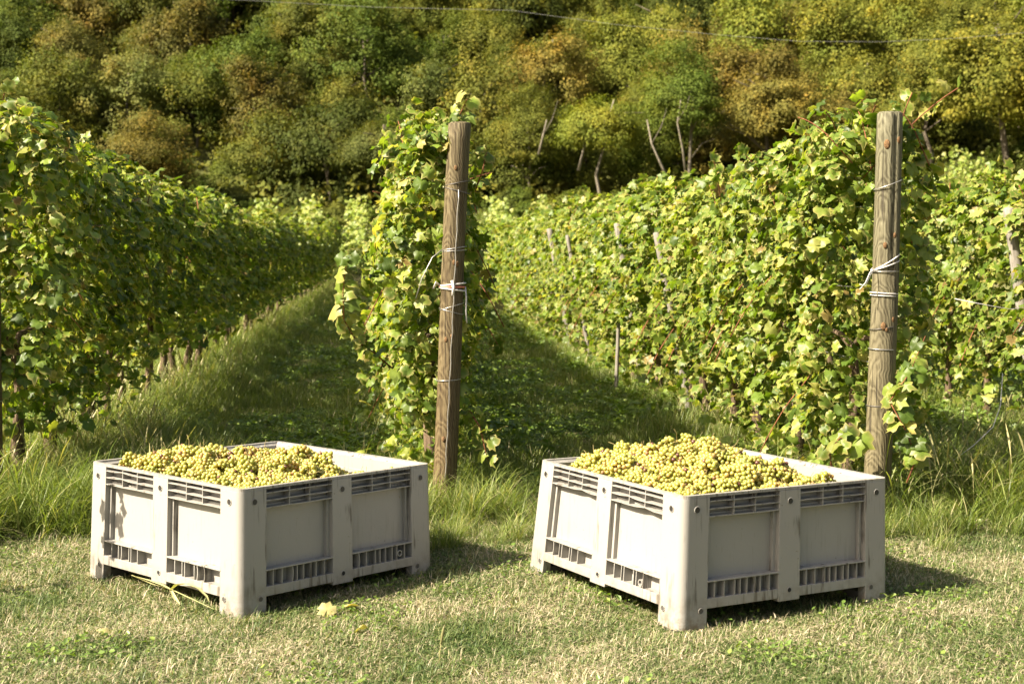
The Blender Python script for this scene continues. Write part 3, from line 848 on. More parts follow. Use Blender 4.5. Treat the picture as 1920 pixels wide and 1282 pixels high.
def make_crate(origin, yaw, tiltx, tilty, label, ringbay, seed, flare=0.):
    def warp(co):
        c = taper(co)
        return Vector((c.x - flare * .12 * (1 - co.z / H), c.y + flare * (co.y / PL) * (1 - co.z / H), c.z))
    g = random.Random(seed)
    t = tag(empty('harvest_crate', origin), label, 'crate', 'plastic harvest crates full of grapes')
    t.rotation_euler = (Matrix.Rotation(tilty, 3, 'Y') @ Matrix.Rotation(tiltx, 3, 'X') @ Matrix.Rotation(yaw, 3, 'Z')).to_euler()
    mat = M['plastic']
    def P(name, mb, parent=None, bev=0, m=None, smooth=False):
        return link(name, mb.mesh(name, m or mat, smooth, bev, 2, warp), parent or t)
    # corner posts: L section, rounded outside
    def corner(cx, cy, sx, sy):
        R = .04; w = CORNER; th = REC
        poly = []
        for k in range(9):
            a = math.pi + (math.pi / 2) * k / 8
            poly.append((R + R * math.cos(a), R + R * math.sin(a)))
        poly += [(w, 0), (w, th), (th, th), (th, w), (0, w)]
        pts = [(cx + sx * x, cy + sy * y) for x, y in poly]
        if sx * sy < 0: pts = pts[::-1]
        mb = MB(); mb.prism(pts, 0.0, H - RIM)
        c = P('corner_post', mb, None, .003)
        mb = MB()
        pts2 = [(cx + sx * x, cy + sy * y) for x, y in [(.005, .042), (.042, .005), (w - .004, .005), (w - .004, w - .004), (.005, w - .004)]]
        if sx * sy < 0: pts2 = pts2[::-1]
        mb.prism(pts2, -.018, .05)
        P('foot', mb, c, .003, M['foot_rubber'])
    for cx, cy, sx, sy in ((0, 0, 1, 1), (Q, 0, -1, 1), (Q, PL, -1, -1), (0, PL, 1, -1)): corner(cx, cy, sx, sy)
    # rim round the top: outer rounded outline with a hole
    R = .04; out = []; inn = []; thick = .022
    for (cx, cy, a0) in ((R, R, 180), (Q - R, R, 270), (Q - R, PL - R, 0), (R, PL - R, 90)):
        for k in range(7):
            a = math.radians(a0 + 15 * k); c_, s_ = math.cos(a), math.sin(a)
            out.append((cx + R * c_, cy + R * s_))
            inn.append((min(max(cx + R * c_, thick), Q - thick), min(max(cy + R * s_, thick), PL - thick)))
    n = len(out); mb = MB()
    rim_v = [(x - .0 , y, H - RIM) for x, y in out] + [(x, y, H) for x, y in out] + [(x, y, H) for x, y in inn] + [(x, y, H - RIM) for x, y in inn]
    F = []
    for k in range(n):
        j = (k + 1) % n
        F += [(k, j, n + j, n + k), (n + k, n + j, 2 * n + j, 2 * n + k), (2 * n + k, 2 * n + j, 3 * n + j, 3 * n + k), (3 * n + k, 3 * n + j, j, k)]
    mb.add(rim_v, F)
    # a gentle wave in the rim, worn edge
    P('rim', mb, None, 0)
    mb = MB(); prof = ((.0225, H - RIM * .4), (.046, .549), (.0605, .50)); V = []; F = []
    for d_, z_ in prof: V += [(d_, d_, z_), (Q - d_, d_, z_), (Q - d_, PL - d_, z_), (d_, PL - d_, z_)]
    for q_ in range(2):
        for k in range(4): F.append((q_ * 4 + k, q_ * 4 + (k + 1) % 4, q_ * 4 + 4 + (k + 1) % 4, q_ * 4 + 4 + k))
    mb.add(V, F); P('inner_lip', mb, None, 0)
    # floor and skids
    mb = MB(); mb.box(REC, Q - REC, REC, PL - REC, .10, .125); P('floor', mb, None, .002)
    # the four sides, each built along u with v pointing inwards
    def side(kind):
        Ls = Q if kind in ('front', 'back') else PL
        if kind == 'front': f = lambda u, v, z: (u, v, z)
        elif kind == 'back': f = lambda u, v, z: (Q - u, PL - v, z)
        elif kind == 'left': f = lambda u, v, z: (v, PL - u, z)
        else: f = lambda u, v, z: (Q - v, u, z)
        def BX(mb, u0, u1, v0, v1, z0, z1):
            c = [f(u, v, z) for z in (z0, z1) for u, v in ((u0, v0), (u1, v0), (u1, v1), (u0, v1))]
            mb.add(c, [(0, 3, 2, 1), (4, 5, 6, 7), (0, 1, 5, 4), (1, 2, 6, 5), (2, 3, 7, 6), (3, 0, 4, 7)])
        bay = (Ls - 2 * CORNER - MID) / 2
        mb = MB(); BX(mb, REC - .004, Ls - REC + .004, REC, REC + TH, ZF + .003, H - RIM - .002)
        wall = P('wall', mb, None, .001, M['plastic_panel'])
        m0, m1 = CORNER + bay, CORNER + bay + MID
        mb = MB(); BX(mb, m0, m1, 0, REC + .002, .070, H - RIM - .001)
        mid = P('middle_post', mb, None, .003)
        def disc(u, z, r, parent, m, ring=True, depth=.003):
            mb2 = MB(); nn = 16; V = []; Fc = []
            for k in range(nn):
                a = 2 * math.pi * k / nn; V.append(f(u + r * math.cos(a), -depth, z + r * math.sin(a)))
            for k in range(nn):
                a = 2 * math.pi * k / nn; V.append(f(u + r * math.cos(a), .006, z + r * math.sin(a)))
            Fc.append(tuple(range(nn))); Fc += [(k, nn + k, nn + (k + 1) % nn, (k + 1) % nn) for k in range(nn)]
            mb2.add(V, Fc); o = P('plug', mb2, parent, 0, m)
            if ring:
                mb3 = MB(); pts = [f(u + (r + .002) * math.cos(2 * math.pi * k / 18), -.001, z + (r + .002) * math.sin(2 * math.pi * k / 18)) for k in range(19)]
                mb3.tube(pts, .0022, 5); P('plug_ring', mb3, parent, 0, None, True)
        for u in (.078, Ls - .078): disc(u, .517, .0125, None, M['plug'])
        disc((m0 + m1) / 2, .517, .0125, None, M['plug'])
        disc((m0 + m1) / 2, .118, .0095, None, M['hole'])
        for u in (.112, Ls - .112): disc(u, .078, .0105, None, M['plug_grey'])
        for bi, (b0, b1) in enumerate(((CORNER, m0), (m1, Ls - CORNER))):
            # step frame inside the bay
            for e0, e1 in ((b0 - .001, b0 + .016), (b1 - .016, b1 + .001)):
                mb = MB(); BX(mb, e0, e1, .024, REC + .001, ZS, ZG[2]); P('bay_frame', mb, wall, .002)
            for z in ZG:
                mb = MB(); k = 6; dz = [g.uniform(-.0012, .0012) for _ in range(k + 1)]
                if g.random() < .15: dz[g.randrange(2, 5)] += .006
                V = []; Fc = []
                for i in range(k + 1):
                    u = b0 + (b1 - b0) * i / k
                    for v, zz in ((.002, z - .0022), (.002, z + .0022), (REC + .001, z + .0022), (REC + .001, z - .0022)):
                        V.append(f(u, v, zz + (dz[i] if 0 < i < k else 0) * (1 if v < .01 else .3)))
                for i in range(k):
                    for q in range(4):
                        a_, b_ = i * 4 + q, i * 4 + (q + 1) % 4
                        Fc.append((a_, b_, b_ + 4, a_ + 4))
                mb.add(V, Fc); P('shelf_rib', mb, wall)
            for q in (1, 2):
                u = b0 + (b1 - b0) * q / 3 + (.006 if q == 1 else -.004)
                mb = MB(); BX(mb, u - .002, u + .002, .004, REC + .001, ZG[2] + .0024, H - RIM - .001); P('divider_rib', mb, wall)
            # small plastic ledge at the back of the grid
            mb = MB(); BX(mb, b0, b1, REC - .012, REC + .001, ZG[2] + .003, ZG[2] + .012); P('ledge', mb, wall)
            # lower slots
            mb = MB(); BX(mb, b0 - .006, b1 + .006, -.002, REC + .001, ZS - .006, ZS); P('shelf_rib', mb, wall, .001)
            mb = MB(); BX(mb, b0 - .001, b1 + .001, 0.0005, REC + .001, ZF, ZB); P('bottom_beam', mb, wall, .002)
            fr = [.105, .235, .385, .46, .555, .665, .745, .875] if kind in ('front', 'back') else [.16, .30, .355, .52, .565, .70]
            if kind in ('left',) and bi == 1: fr = [.15, .29, .34, .52, .57, .70]
            for i, x in enumerate(fr):
                u = b0 + (b1 - b0) * x
                bend = .006 if g.random() < .12 else 0
                mb = MB(); k = 4; V = []; Fc = []
                for j in range(k + 1):
                    z = ZB - .002 + (ZS - .006 - ZB + .003) * j / k
                    du = bend * math.sin(math.pi * j / k)
                    for uu, v in ((-.0022, .003), (.0022, .003), (.0022, REC + .001), (-.0022, REC + .001)):
                        V.append(f(u + uu + (du if v < .01 else 0), v, z))
                for j in range(k):
                    for q in range(4):
                        a_, b_ = j * 4 + q, j * 4 + (q + 1) % 4
                        Fc.append((a_, b_, b_ + 4, a_ + 4))
                mb.add(V, Fc); P('slot_rib', mb, wall)
            if (kind, bi) == ringbay:
                u = b0 + (b1 - b0) * (.79 if kind == 'front' else .655); zc = .158 if kind == 'front' else .15
                mb = MB(); nn = 18; V = []; Fc = []
                for rr, vv in ((.0155, .001), (.0115, .001), (.0115, REC), (.0155, REC)):
                    for k in range(nn):
                        a = 2 * math.pi * k / nn; V.append(f(u + rr * math.cos(a), vv, zc + rr * math.sin(a)))
                for q in range(4):
                    for k in range(nn):
                        Fc.append((q * nn + k, q * nn + (k + 1) % nn, ((q + 1) % 4) * nn + (k + 1) % nn, ((q + 1) % 4) * nn + k))
                mb.add(V, Fc); P('drain_pipe', mb, wall)
    for k in ('front', 'left', 'back', 'right'): side(k)
    return t
# origin: near bottom corner; local x runs along the shaded right-hand face, y along the sunlit left-hand face
BOX1 = (Vector((-1.203, 6.04, .004)), math.radians(48.1))
BOX2 = (Vector((.724, 5.85, .008)), math.radians(28.9))
crates = [make_crate(BOX1[0], BOX1[1], -.012, .012, 'light grey plastic crate of grapes on the left, beside the brown post', ('front', 1), 1),
          make_crate(BOX2[0], BOX2[1], -.008, .008, 'light grey plastic crate of grapes on the right, heaped highest, near the grey post', ('left', 1), 2, .07)]

# ------------------------------------------------------------------ grapes
def ico(sub):
    bm = bmesh.new(); bmesh.ops.create_icosphere(bm, subdivisions=sub, radius=1)
    V = np.array([v.co[:] for v in bm.verts]); F = np.array([[v.index for v in f.verts] for f in bm.faces]); bm.free()
    return V, F
ICO2 = ico(2); ICO1 = ico(1)
def berries(C, r, temp, name, mat):
    V, F = temp
    W_ = V[None] * r[:, None, None] + C[:, None, :]
    Fs = (F[None] + (np.arange(len(C)) * len(V))[:, None, None]).reshape(-1, 3)
    return np_mesh(name, W_.reshape(-1, 3), Fs, mat, True)
def bunch_centres(g):
    """berries packed round a stalk lying along x"""
    Ln = g.uniform(.11, .16); C = []
    tries = 0
    while len(C) < 72 and tries < 6000:
        tries += 1
        t = g.random(); rad = (.050 * (1 - .55 * t) * (1 if t > .12 else .8)) + g.normal(0, .003)
        a = g.uniform(0, 6.28)
        p = np.array([(t - .5) * Ln, rad * math.cos(a), rad * math.sin(a) * .85])
        if all(np.sum((p - c) ** 2) > .0174 ** 2 for c in C): C.append(p)
    return np.array(C)
protos = []
for k in range(8):
    g = np.random.default_rng(300 + k)
    C = bunch_centres(g); r = g.uniform(.0092, .0120, len(C))
    mes = {m: berries(C, r, ICO2, 'grape_bunch', M[m]) for m in ('berry_green', 'berry_gold', 'berry_dusky')}
    mb = MB(); mb.tube([(-.09, 0, .01), (-.05, .004, 0), (0, 0, 0), (.05, 0, 0)], [.0022, .0025, .002, .0012], 5)
    mb.tube([(-.07, 0, .0), (-.085, .015, .02), (-.09, .045, .035), (-.10, .06, .06)], [.002, .0018, .0015, .001], 5)
    mb.tube([(-.03, 0, 0), (-.02, -.03, .03), (-.035, -.045, .06)], [.0018, .0014, .001], 5)
    protos.append((mes, mb.mesh('stalk', M['stalk'], True), C))

def heap(ci, ox, oy):
    """height of the heap in crate coordinates, for x along the right face, y along the left face"""
    if ci == 0:
        a = .098 * np.exp(-(((ox - .52) / .34) ** 2 + ((oy - .66) / .40) ** 2))
        base = .508 + .02 * np.sin(oy * 9) * np.sin(ox * 7)
        drop = -.11 * sstep(.66, 1.08, ox) * sstep(.25, .7, oy) - .05 * sstep(.75, 1.1, ox) + .05 * np.exp(-((ox - .86) / .14) ** 2 - ((oy - .5) / .25) ** 2)
        return base + a + drop + .045 * sstep(.55, 1.0, oy) * sstep(.7, .3, ox)
    a = .160 * np.exp(-(((ox - .52) / .36) ** 2 + ((oy - .64) / .38) ** 2))
    base = .510 + .02 * np.sin(oy * 8 + 1) * np.sin(ox * 6)
    return base + a - .035 * sstep(.85, 1.12, ox) + .04 * sstep(.55, 1.0, oy) * sstep(.7, .3, ox)

for ci, cr in enumerate(crates):
    Mw = Matrix.Translation(cr.location) @ cr.rotation_euler.to_matrix().to_4x4()
    g = np.random.default_rng(50 + ci)
    where = 'left' if ci == 0 else 'right'
    # loose mass of berries under the bunches
    nn = 3200
    ox = g.uniform(.082, Q - .082, nn); oy = g.uniform(.082, PL - .082, nn)
    C = np.stack([ox, oy, heap(ci, ox, oy) - .042 + g.normal(0, .008, nn)], 1)
    o = link('loose_grapes', berries(C, g.uniform(.0088, .0110, nn), ICO1, 'loose_grapes', M['berry_gold' if ci == 0 else 'berry_green']))
    o.matrix_world = Mw
    tag(o, 'mass of loose grapes under the bunches in the %s crate' % where, 'grapes', None, 'stuff')
    mb = MB(); mb.box(.064, Q - .064, .064, PL - .064, .13, .36)
    pts = []
    k = 0
    for layer in range(1):
        tries = 0
        while len(pts) < 149 and tries < 30000:
            tries += 1
            x = g.uniform(.10, Q - .10); y = g.uniform(.10, PL - .10)
            if all((x - a) ** 2 + (y - b) ** 2 > .068 ** 2 for a, b in pts): pts.append((x, y))
            elif tries > 12000 and all((x - a) ** 2 + (y - b) ** 2 > .052 ** 2 for a, b in pts): pts.append((x, y))
    for (x, y) in pts:
        mes, stk, BC = protos[g.integers(0, 8)]
        q = g.random()
        edge = (x < .3 and y > .8) if ci == 1 else (x > .75 and y > .45)
        if ci == 0: kind = 'berry_dusky' if q < .03 else ('berry_green' if q < .45 else 'berry_gold')
        else: kind = 'berry_dusky' if q < .045 else ('berry_gold' if q < .33 else 'berry_green')
        word = {'berry_green': 'pale green', 'berry_gold': 'golden yellow', 'berry_dusky': 'dusky purple-tinged'}[kind]
        o = link('grape_bunch', mes[kind])
        z = float(heap(ci, x, y)); e = .02
        nx = -(float(heap(ci, x + e, y)) - z) / e; ny = -(float(heap(ci, x, y + e)) - z) / e
        nrm = Vector((nx, ny, 1)).normalized()
        rot = Vector((0, 0, 1)).rotation_difference(nrm).to_matrix() @ Matrix.Rotation(g.uniform(0, 6.28), 3, 'Z') @ Matrix.Rotation(g.normal(0, .25), 3, 'Y') @ Matrix.Rotation(g.uniform(0, 6.28), 3, 'X')
        sc = g.uniform(.84, 1.05)
        ext = (BC @ np.array(rot).T) * sc
        x = min(max(x, .080 - ext[:, 0].min()), Q - .080 - ext[:, 0].max()); y = min(max(y, .080 - ext[:, 1].min()), PL - .080 - ext[:, 1].max())
        o.matrix_world = Mw @ Matrix.Translation((x, y, z - .016 + g.normal(0, .016 if ci == 0 else .020))) @ rot.to_4x4() @ Matrix.Scale(sc, 4)
        tag(o, '%s bunch of grapes heaped in the %s crate' % (word, where), 'grapes', '%s bunches in the %s crate' % (word, where))
        link('stalk', stk, o)

# ------------------------------------------------------------------ grass (geometry nodes scatter)
def blades(g, n, rad, h0, h1, w0, w1, lean, flat=0.0, seg=3, curve=1.0, spread=None):
    V = []; F = []; Q4 = []
    for i in range(n):
        r = rad * math.sqrt(g.random()); a = g.uniform(0, 6.28)
        bx, by = r * math.cos(a), r * math.sin(a)
        h = g.uniform(h0, h1); w = g.uniform(w0, w1) * .5
        az = g.uniform(0, 6.28); d = (math.cos(az), math.sin(az)); s = (-d[1], d[0])
        if g.random() < flat: el = g.uniform(.05, .4)
        else: el = math.pi / 2 - abs(g.normal(0, lean))
        o = len(V); x = 0.; z = 0.; e = el
        if el < .5: z = g.uniform(.004, .03)
        for k in range(seg + 1):
            t = k / seg; ww = w * (1 - t) ** .6 if k < seg else 0
            if k < seg:
                V.append((bx + d[0] * x + s[0] * ww, by + d[1] * x + s[1] * ww, z)); V.append((bx + d[0] * x - s[0] * ww, by + d[1] * x - s[1] * ww, z))
            else: V.append((bx + d[0] * x, by + d[1] * x, z))
            x += math.cos(e) * h / seg; z += math.sin(e) * h / seg
            z = max(z, .003)
            e -= curve * g.uniform(.15, .5)
        for k in range(seg - 1):
            Q4.append((o + 2 * k, o + 2 * k + 1, o + 2 * k + 3, o + 2 * k + 2))
        F.append((o + 2 * seg - 2, o + 2 * seg - 1, o + 2 * seg))
    return V, Q4, F
def proto(name, V, Q4, F, mat):
    me = np_mesh(name, np.array(V), [np.array(Q4).reshape(-1, 4), np.array(F).reshape(-1, 3)], mat, True)
    return bpy.data.objects.new(name, me)
def weeds(g, n, rad, h, ls):
    V = []; Q4 = []; F = []
    for i in range(n):
        r = rad * math.sqrt(g.random()); a = g.uniform(0, 6.28); c = np.array([r * math.cos(a), r * math.sin(a), g.uniform(.15, 1) * h])
        nrm = unit(np.array([g.normal(0, .5), g.normal(0, .5), 1.])); tip = unit(g.normal(0, 1, 3))
        Rm = frames(nrm[None], tip[None])[0]; l = ls * g.uniform(.6, 1.3)
        o = len(V)
        for p in ((0, 0, 0), (.33, .35, .05), (.24, .8, .02), (0, 1, -.08), (-.24, .8, .02), (-.33, .35, .05)):
            V.append(tuple(c + Rm @ (np.array(p) * l)))
        Q4 += [(o, o + 1, o + 2, o + 3), (o, o + 3, o + 4, o + 5)]
    return V, Q4, F
def seedheads(g, n, rad, h0, h1):
    """upright stalks with nodding plumes"""
    V = []; Q4 = []; F = []
    for i in range(n):
        r = rad * math.sqrt(g.random()); a = g.uniform(0, 6.28); b = np.array([r * math.cos(a), r * math.sin(a), 0.])
        h = g.uniform(h0, h1); az = g.uniform(0, 6.28); d = np.array([math.cos(az), math.sin(az), 0]); sd = np.array([-d[1], d[0], 0])
        pts = [b + d * (h * .35 * t ** 2.2) + np.array([0, 0, h * (t - .12 * t ** 3)]) for t in np.linspace(0, 1, 6)]
        ws = [.0016, .0015, .0013, .0012, .006, .001]
        o = len(V)
        for p, w in zip(pts, ws): V.append(tuple(p + sd * w)); V.append(tuple(p - sd * w))
        for k in range(5): Q4.append((o + 2 * k, o + 2 * k + 1, o + 2 * k + 3, o + 2 * k + 2))
    return V, Q4, F

def scatter(name, pts, protos_, label):
    """one stuff object: pts rows of x, y, z, rotation, scale, prototype"""
    pts = np.array(pts, float)
    me = bpy.data.meshes.new(name); me.vertices.add(len(pts)); me.vertices.foreach_set('co', pts[:, :3].astype(np.float32).ravel())
    for k, c in (('rot', 3), ('sc', 4)):
        a = me.attributes.new(k, 'FLOAT', 'POINT'); a.data.foreach_set('value', pts[:, c].astype(np.float32))
    a = me.attributes.new('idx', 'INT', 'POINT'); a.data.foreach_set('value', pts[:, 5].astype(np.int32))
    o = link(name, me)
    ng = bpy.data.node_groups.new(name, 'GeometryNodeTree')
    ng.interface.new_socket('Geometry', in_out='INPUT', socket_type='NodeSocketGeometry')
    ng.interface.new_socket('Geometry', in_out='OUTPUT', socket_type='NodeSocketGeometry')
    gi = ng.nodes.new('NodeGroupInput'); go = ng.nodes.new('NodeGroupOutput')
    ip = ng.nodes.new('GeometryNodeInstanceOnPoints'); jn = ng.nodes.new('GeometryNodeJoinGeometry')
    for pr in reversed(protos_):
        oi = ng.nodes.new('GeometryNodeObjectInfo'); oi.inputs['Object'].default_value = pr; oi.inputs['As Instance'].default_value = True
        ng.links.new(oi.outputs['Geometry'], jn.inputs[0])
    def na(nm, t):
        n = ng.nodes.new('GeometryNodeInputNamedAttribute'); n.data_type = t; n.inputs[0].default_value = nm; return n.outputs[0]
    cx = ng.nodes.new('ShaderNodeCombineXYZ'); ng.links.new(na('rot', 'FLOAT'), cx.inputs[2])
    er = ng.nodes.new('FunctionNodeEulerToRotation'); ng.links.new(cx.outputs[0], er.inputs[0])
    ip.inputs['Pick Instance'].default_value = True
    ng.links.new(gi.outputs[0], ip.inputs['Points']); ng.links.new(jn.outputs[0], ip.inputs['Instance'])
    ng.links.new(na('idx', 'INT'), ip.inputs['Instance Index']); ng.links.new(er.outputs[0], ip.inputs['Rotation'])
    ng.links.new(na('sc', 'FLOAT'), ip.inputs['Scale']); ng.links.new(ip.outputs[0], go.inputs[0])
    md = o.modifiers.new('scatter', 'NODES'); md.node_group = ng
    return tag(o, label, 'grass', None, 'stuff')

g = np.random.default_rng(77)
lawn = [proto('lawn_patch', *blades(g, 580, .17, .017, .060, .0026, .0048, .75, .40, 3, 1.3), M['lawn']) for _ in range(4)]
lawn += [proto('lawn_tuft', *blades(g, 440, .15, .028, .08, .0028, .0048, .6, .25, 3, 1.2), M['lawn']) for _ in range(2)]
midg = [proto('grass_patch', *blades(g, 230, .26, .08, .24, .005, .009, .45, .1, 3, .8), M['rough_grass']) for _ in range(3)]
midg += [proto('weed_patch', *weeds(g, 260, .28, .14, .05), M['weed']) for _ in range(2)]
tall = [proto('tall_tuft', *blades(g, 170, .17, .16, .58, .004, .008, .42, .03, 5, .85), M['rough_grass']) for _ in range(3)]
tall_arch = [proto('arching_tuft', *blades(g, 34, .12, .45, .95, .007, .013, .38, .0, 6, .9), M['rough_grass']) for _ in range(2)]
tall += [proto('seed_tuft', *seedheads(g, 16, .2, .35, .7), M['seed'])]

def in_crate(x, y, m=.0):
    for (o, yaw) in (BOX1, BOX2):
        dx, dy = x - o.x, y - o.y
        u = dx * math.cos(yaw) + dy * math.sin(yaw); v = -dx * math.sin(yaw) + dy * math.cos(yaw)
        if -m < u < Q + m and -m < v < PL + m: return True
    return False
def row_dist(x, y):
    best = 9
    for (x0, y0) in ROWS.values():
        if y < y0 - .5: continue
        d = abs((x - x0) * ROWDIR[1] - (y - y0) * ROWDIR[0]); best = min(best, d)
    return best

pl = []
y = 3.3
while y < 9.4:
    hw = .40 * y + 1.3; stp = .115 + .012 * (y - 3.3)
    for x in np.arange(-hw, hw, stp):
        xx = x + g.normal(0, .04); yy = y + g.normal(0, .04)
        if yy > 9.0 + .4 * wob(xx, yy, 1.2, 20): continue
        s = g.uniform(.8, 1.25) * (1 + .25 * max(0, yy - 7.0))
        if in_crate(xx, yy, -.02): s *= .75
        pl.append((xx, yy, hz(xx, yy) - .004, g.uniform(0, 6.28), s, g.integers(0, 6) if g.random() < .5 else g.integers(0, 4)))
    y += stp
lawn += [proto('clover_patch', *weeds(g, 120, .2, .05, .022), M['weed'])]
for _ in range(150):
    yy = g.uniform(4.6, 9.2); xx = g.uniform(-.42, .42) * yy
    if g.random() < .4 + .12 * (yy - 4): pl.append((xx, yy, hz(xx, yy), g.uniform(0, 6.28), g.uniform(.5, 1.1), 6))
scatter('lawn_grass', pl, lawn, 'short mown grass mixed with dry straw round the crates')

pm = []; pt = []
y = 7.5
while y < 80:
    hw = .40 * y + 1.2; stp = .16 + .014 * (y - 7.5) if y < 40 else .62 + .02 * (y - 40)
    for x in np.arange(-hw, hw, stp):
        xx = x + g.normal(0, stp * .35); yy = y + g.normal(0, stp * .35)
        edge = 7.7 + .45 * float(wob(xx, yy, 1.2, 20)) + .5 * math.exp(-((xx - .2) / .5) ** 2)
        if yy < edge or in_crate(xx, yy, .12): continue
        s = g.uniform(.6, 1.25) * (1 if y < 20 else 1 + .02 * (y - 20)) * min(1, .3 + .5 * max(0, yy - edge))
        if yy < edge + .6 and g.random() < .35: continue
        rd = row_dist(xx, yy)
        if rd > .7 and y < 60: s *= .55 if y < 14 else .7
        wd = wob(xx, yy, .8, 25)
        k = (3 + g.integers(0, 2)) if (wd > -.3 and g.random() < .6 and y < 45) else g.integers(0, 3)
        pm.append((xx, yy, hz(xx, yy) - .01, g.uniform(0, 6.28), s, k))
    y += stp * .8
for rn, (x0, y0) in ROWS.items():
    s = -.25
    while s < 52:
        for _ in range(4):
            v = g.normal(0, .28); a = s + g.uniform(-.2, .2)
            xx = x0 + ROWDIR[0] * a + ROWDIR[1] * v; yy = y0 + ROWDIR[1] * a - ROWDIR[0] * v
            if in_crate(xx, yy, .2): continue
            pt.append((xx, yy, hz(xx, yy) - .01, g.uniform(0, 6.28), g.uniform(.4, .9) * (1.25 if rn == 'left' else .85), g.integers(0, 3) if g.random() < .9 else 3))
        if rn == 'left' and s > .6:
            for _ in range(4):
                if wob(s * 1.3, .5, 1.1, 33) > .35 + .5 * g.random(): continue
                v = g.uniform(-.05, .9); a = s + g.uniform(-.2, .2)
                xx = x0 + ROWDIR[0] * a + ROWDIR[1] * v; yy = y0 + ROWDIR[1] * a - ROWDIR[0] * v
                pt.append((xx, yy, hz(xx, yy) - .01, g.uniform(0, 6.28), g.uniform(.6, 1.1) * (1.25 - .7 * v), g.integers(0, 3) if g.random() < .85 else 3))
        s += .22 + .006 * s
for (cx_, cy_, sx_, sy_, n_, s0, s1) in ((-2.75, 8.15, .42, .35, 55, .6, 1.05), (-2.2, 8.6, .45, .4, 36, .45, .8), (-.6, 8.5, .25, .2, 20, .4, .7), (-.28, 8.2, .2, .2, 16, .4, .8),
                                     (-.15, 7.6, .3, .25, 16, .3, .55), (-2.35, 9.3, .4, .5, 60, .55, .9), (-2.7, 10.2, .35, .6, 60, .55, .9), (3.1, 8.6, .5, .35, 55, .6, 1.1), (3.4, 9.4, .5, .5, 50, .7, 1.2), (2.35, 7.9, .25, .25, 16, .4, .7),
                                     (-.75, 9.2, .3, .4, 26, .5, .85), (1.5, 9.2, .4, .5, 30, .5, .85)):
    for _ in range(n_):
        xx, yy = g.normal(cx_, sx_ * .8), g.normal(cy_, sy_ * .8)
        if in_crate(xx, yy, .18) or yy < 7.3: continue
        pt.append((xx, yy, hz(xx, yy) - .01, g.uniform(0, 6.28), g.uniform(s0, s1), g.integers(0, 3) if g.random() < .92 else 3))
scatter('rough_grass', pm, midg, 'rough grass and weeds between the vine rows')
for (cx_, cy_, sx_, sy_, n_, s0, s1) in ((-2.75, 8.1, .4, .35, 26, .6, 1.0), (-2.1, 8.7, .4, .3, 12, .5, .8), (-.3, 8.25, .16, .18, 9, .45, .75), (-.15, 7.7, .2, .2, 6, .35, .5), (3.1, 8.6, .5, .4, 26, .6, 1.0), (3.4, 9.6, .5, .5, 18, .6, 1.0), (1.4, 9.4, .5, .5, 10, .5, .8)):
    for _ in range(n_):
        xx, yy = g.normal(cx_, sx_), g.normal(cy_, sy_)
        if in_crate(xx, yy, .2) or yy < 7.3: continue
        pt.append((xx, yy, hz(xx, yy) - .01, g.uniform(0, 6.28), g.uniform(s0, s1), 4 + g.integers(0, 2)))
tall += tall_arch
scatter('tall_grass', pt, tall, 'tall grass with seed heads along the foot of the vine rows')

# ------------------------------------------------------------------ wooded hillside
def crown_mesh(seed, nlobe, per, ls, flat=1.0):
    """leaf sprays of many sizes on an uneven crown"""
    g = np.random.default_rng(seed)
    P = []; O = []
    ax = unit(g.normal(0, 1, (7, 3))); am = g.uniform(-.35, .38, 7)
    for i in range(nlobe):
        d0 = unit(g.normal(0, 1, 3)); d0[2] = d0[2] if d0[2] > -.45 else -d0[2]
        reach = .74 + float(np.sum(am * np.exp(-((ax @ d0 - 1) / .35) ** 2)))
        c = d0 * reach * g.uniform(.35, 1.0) ** .6
        c[2] = c[2] * flat
        rl = .10 + .22 * g.random() ** 1.6
        st = np.array([g.uniform(.8, 1.5), g.uniform(.8, 1.5), g.uniform(.45, 1.0)])
        n_ = max(20, int(per * (rl / .22) ** 1.5))
        d = unit(g.normal(0, 1, (n_, 3)))
        rad = rl * g.random((n_, 1)) ** .5 * 1.15
        P.append(c + d * rad * st); O.append(d * .8 + d0 * .6 + np.array([0, 0, .5]) + g.normal(0, .40, (n_, 3)))
        if i % 4 == 0:      # a spray of twigs standing out of the crown
            q = d0 + g.normal(0, .35, 3); q[2] = abs(q[2]) + .2; t_ = g.random((26, 1))
            P.append(c + unit(q) * t_ * g.uniform(.2, .38) + g.normal(0, .018, (26, 3))); O.append(g.normal(0, 1, (26, 3)) + np.array([0, 0, .4]))
    P = np.concatenate(P); O = np.concatenate(O); m = len(P)
    R = frames(O, g.normal(0, 1, (m, 3)) + np.array([0, 0, -.5]))
    t = np.array([(-.5, 0, -.10), (0, -.62, .0), (.5, 0, -.10), (0, .62, .0)])
    sc = ls * g.uniform(.6, 1.4, m)
    W_ = np.einsum('nij,vj->nvi', R, t) * sc[:, None, None] + P[:, None, :]
    b = (np.arange(m) * 4)[:, None]
    F = np.concatenate([b + np.array([0, 1, 3]), b + np.array([1, 2, 3])])
    return np_mesh('crown', W_.reshape(-1, 3), F, M['tree_leaf'])
CR = [crown_mesh(400 + k, 105, 190, .033) for k in range(8)]
CR_FINE = [crown_mesh(420 + k, 140, 250, .027) for k in range(2)]
CR_BUSH = [crown_mesh(430 + k, 50, 190, .050, .8) for k in range(3)]
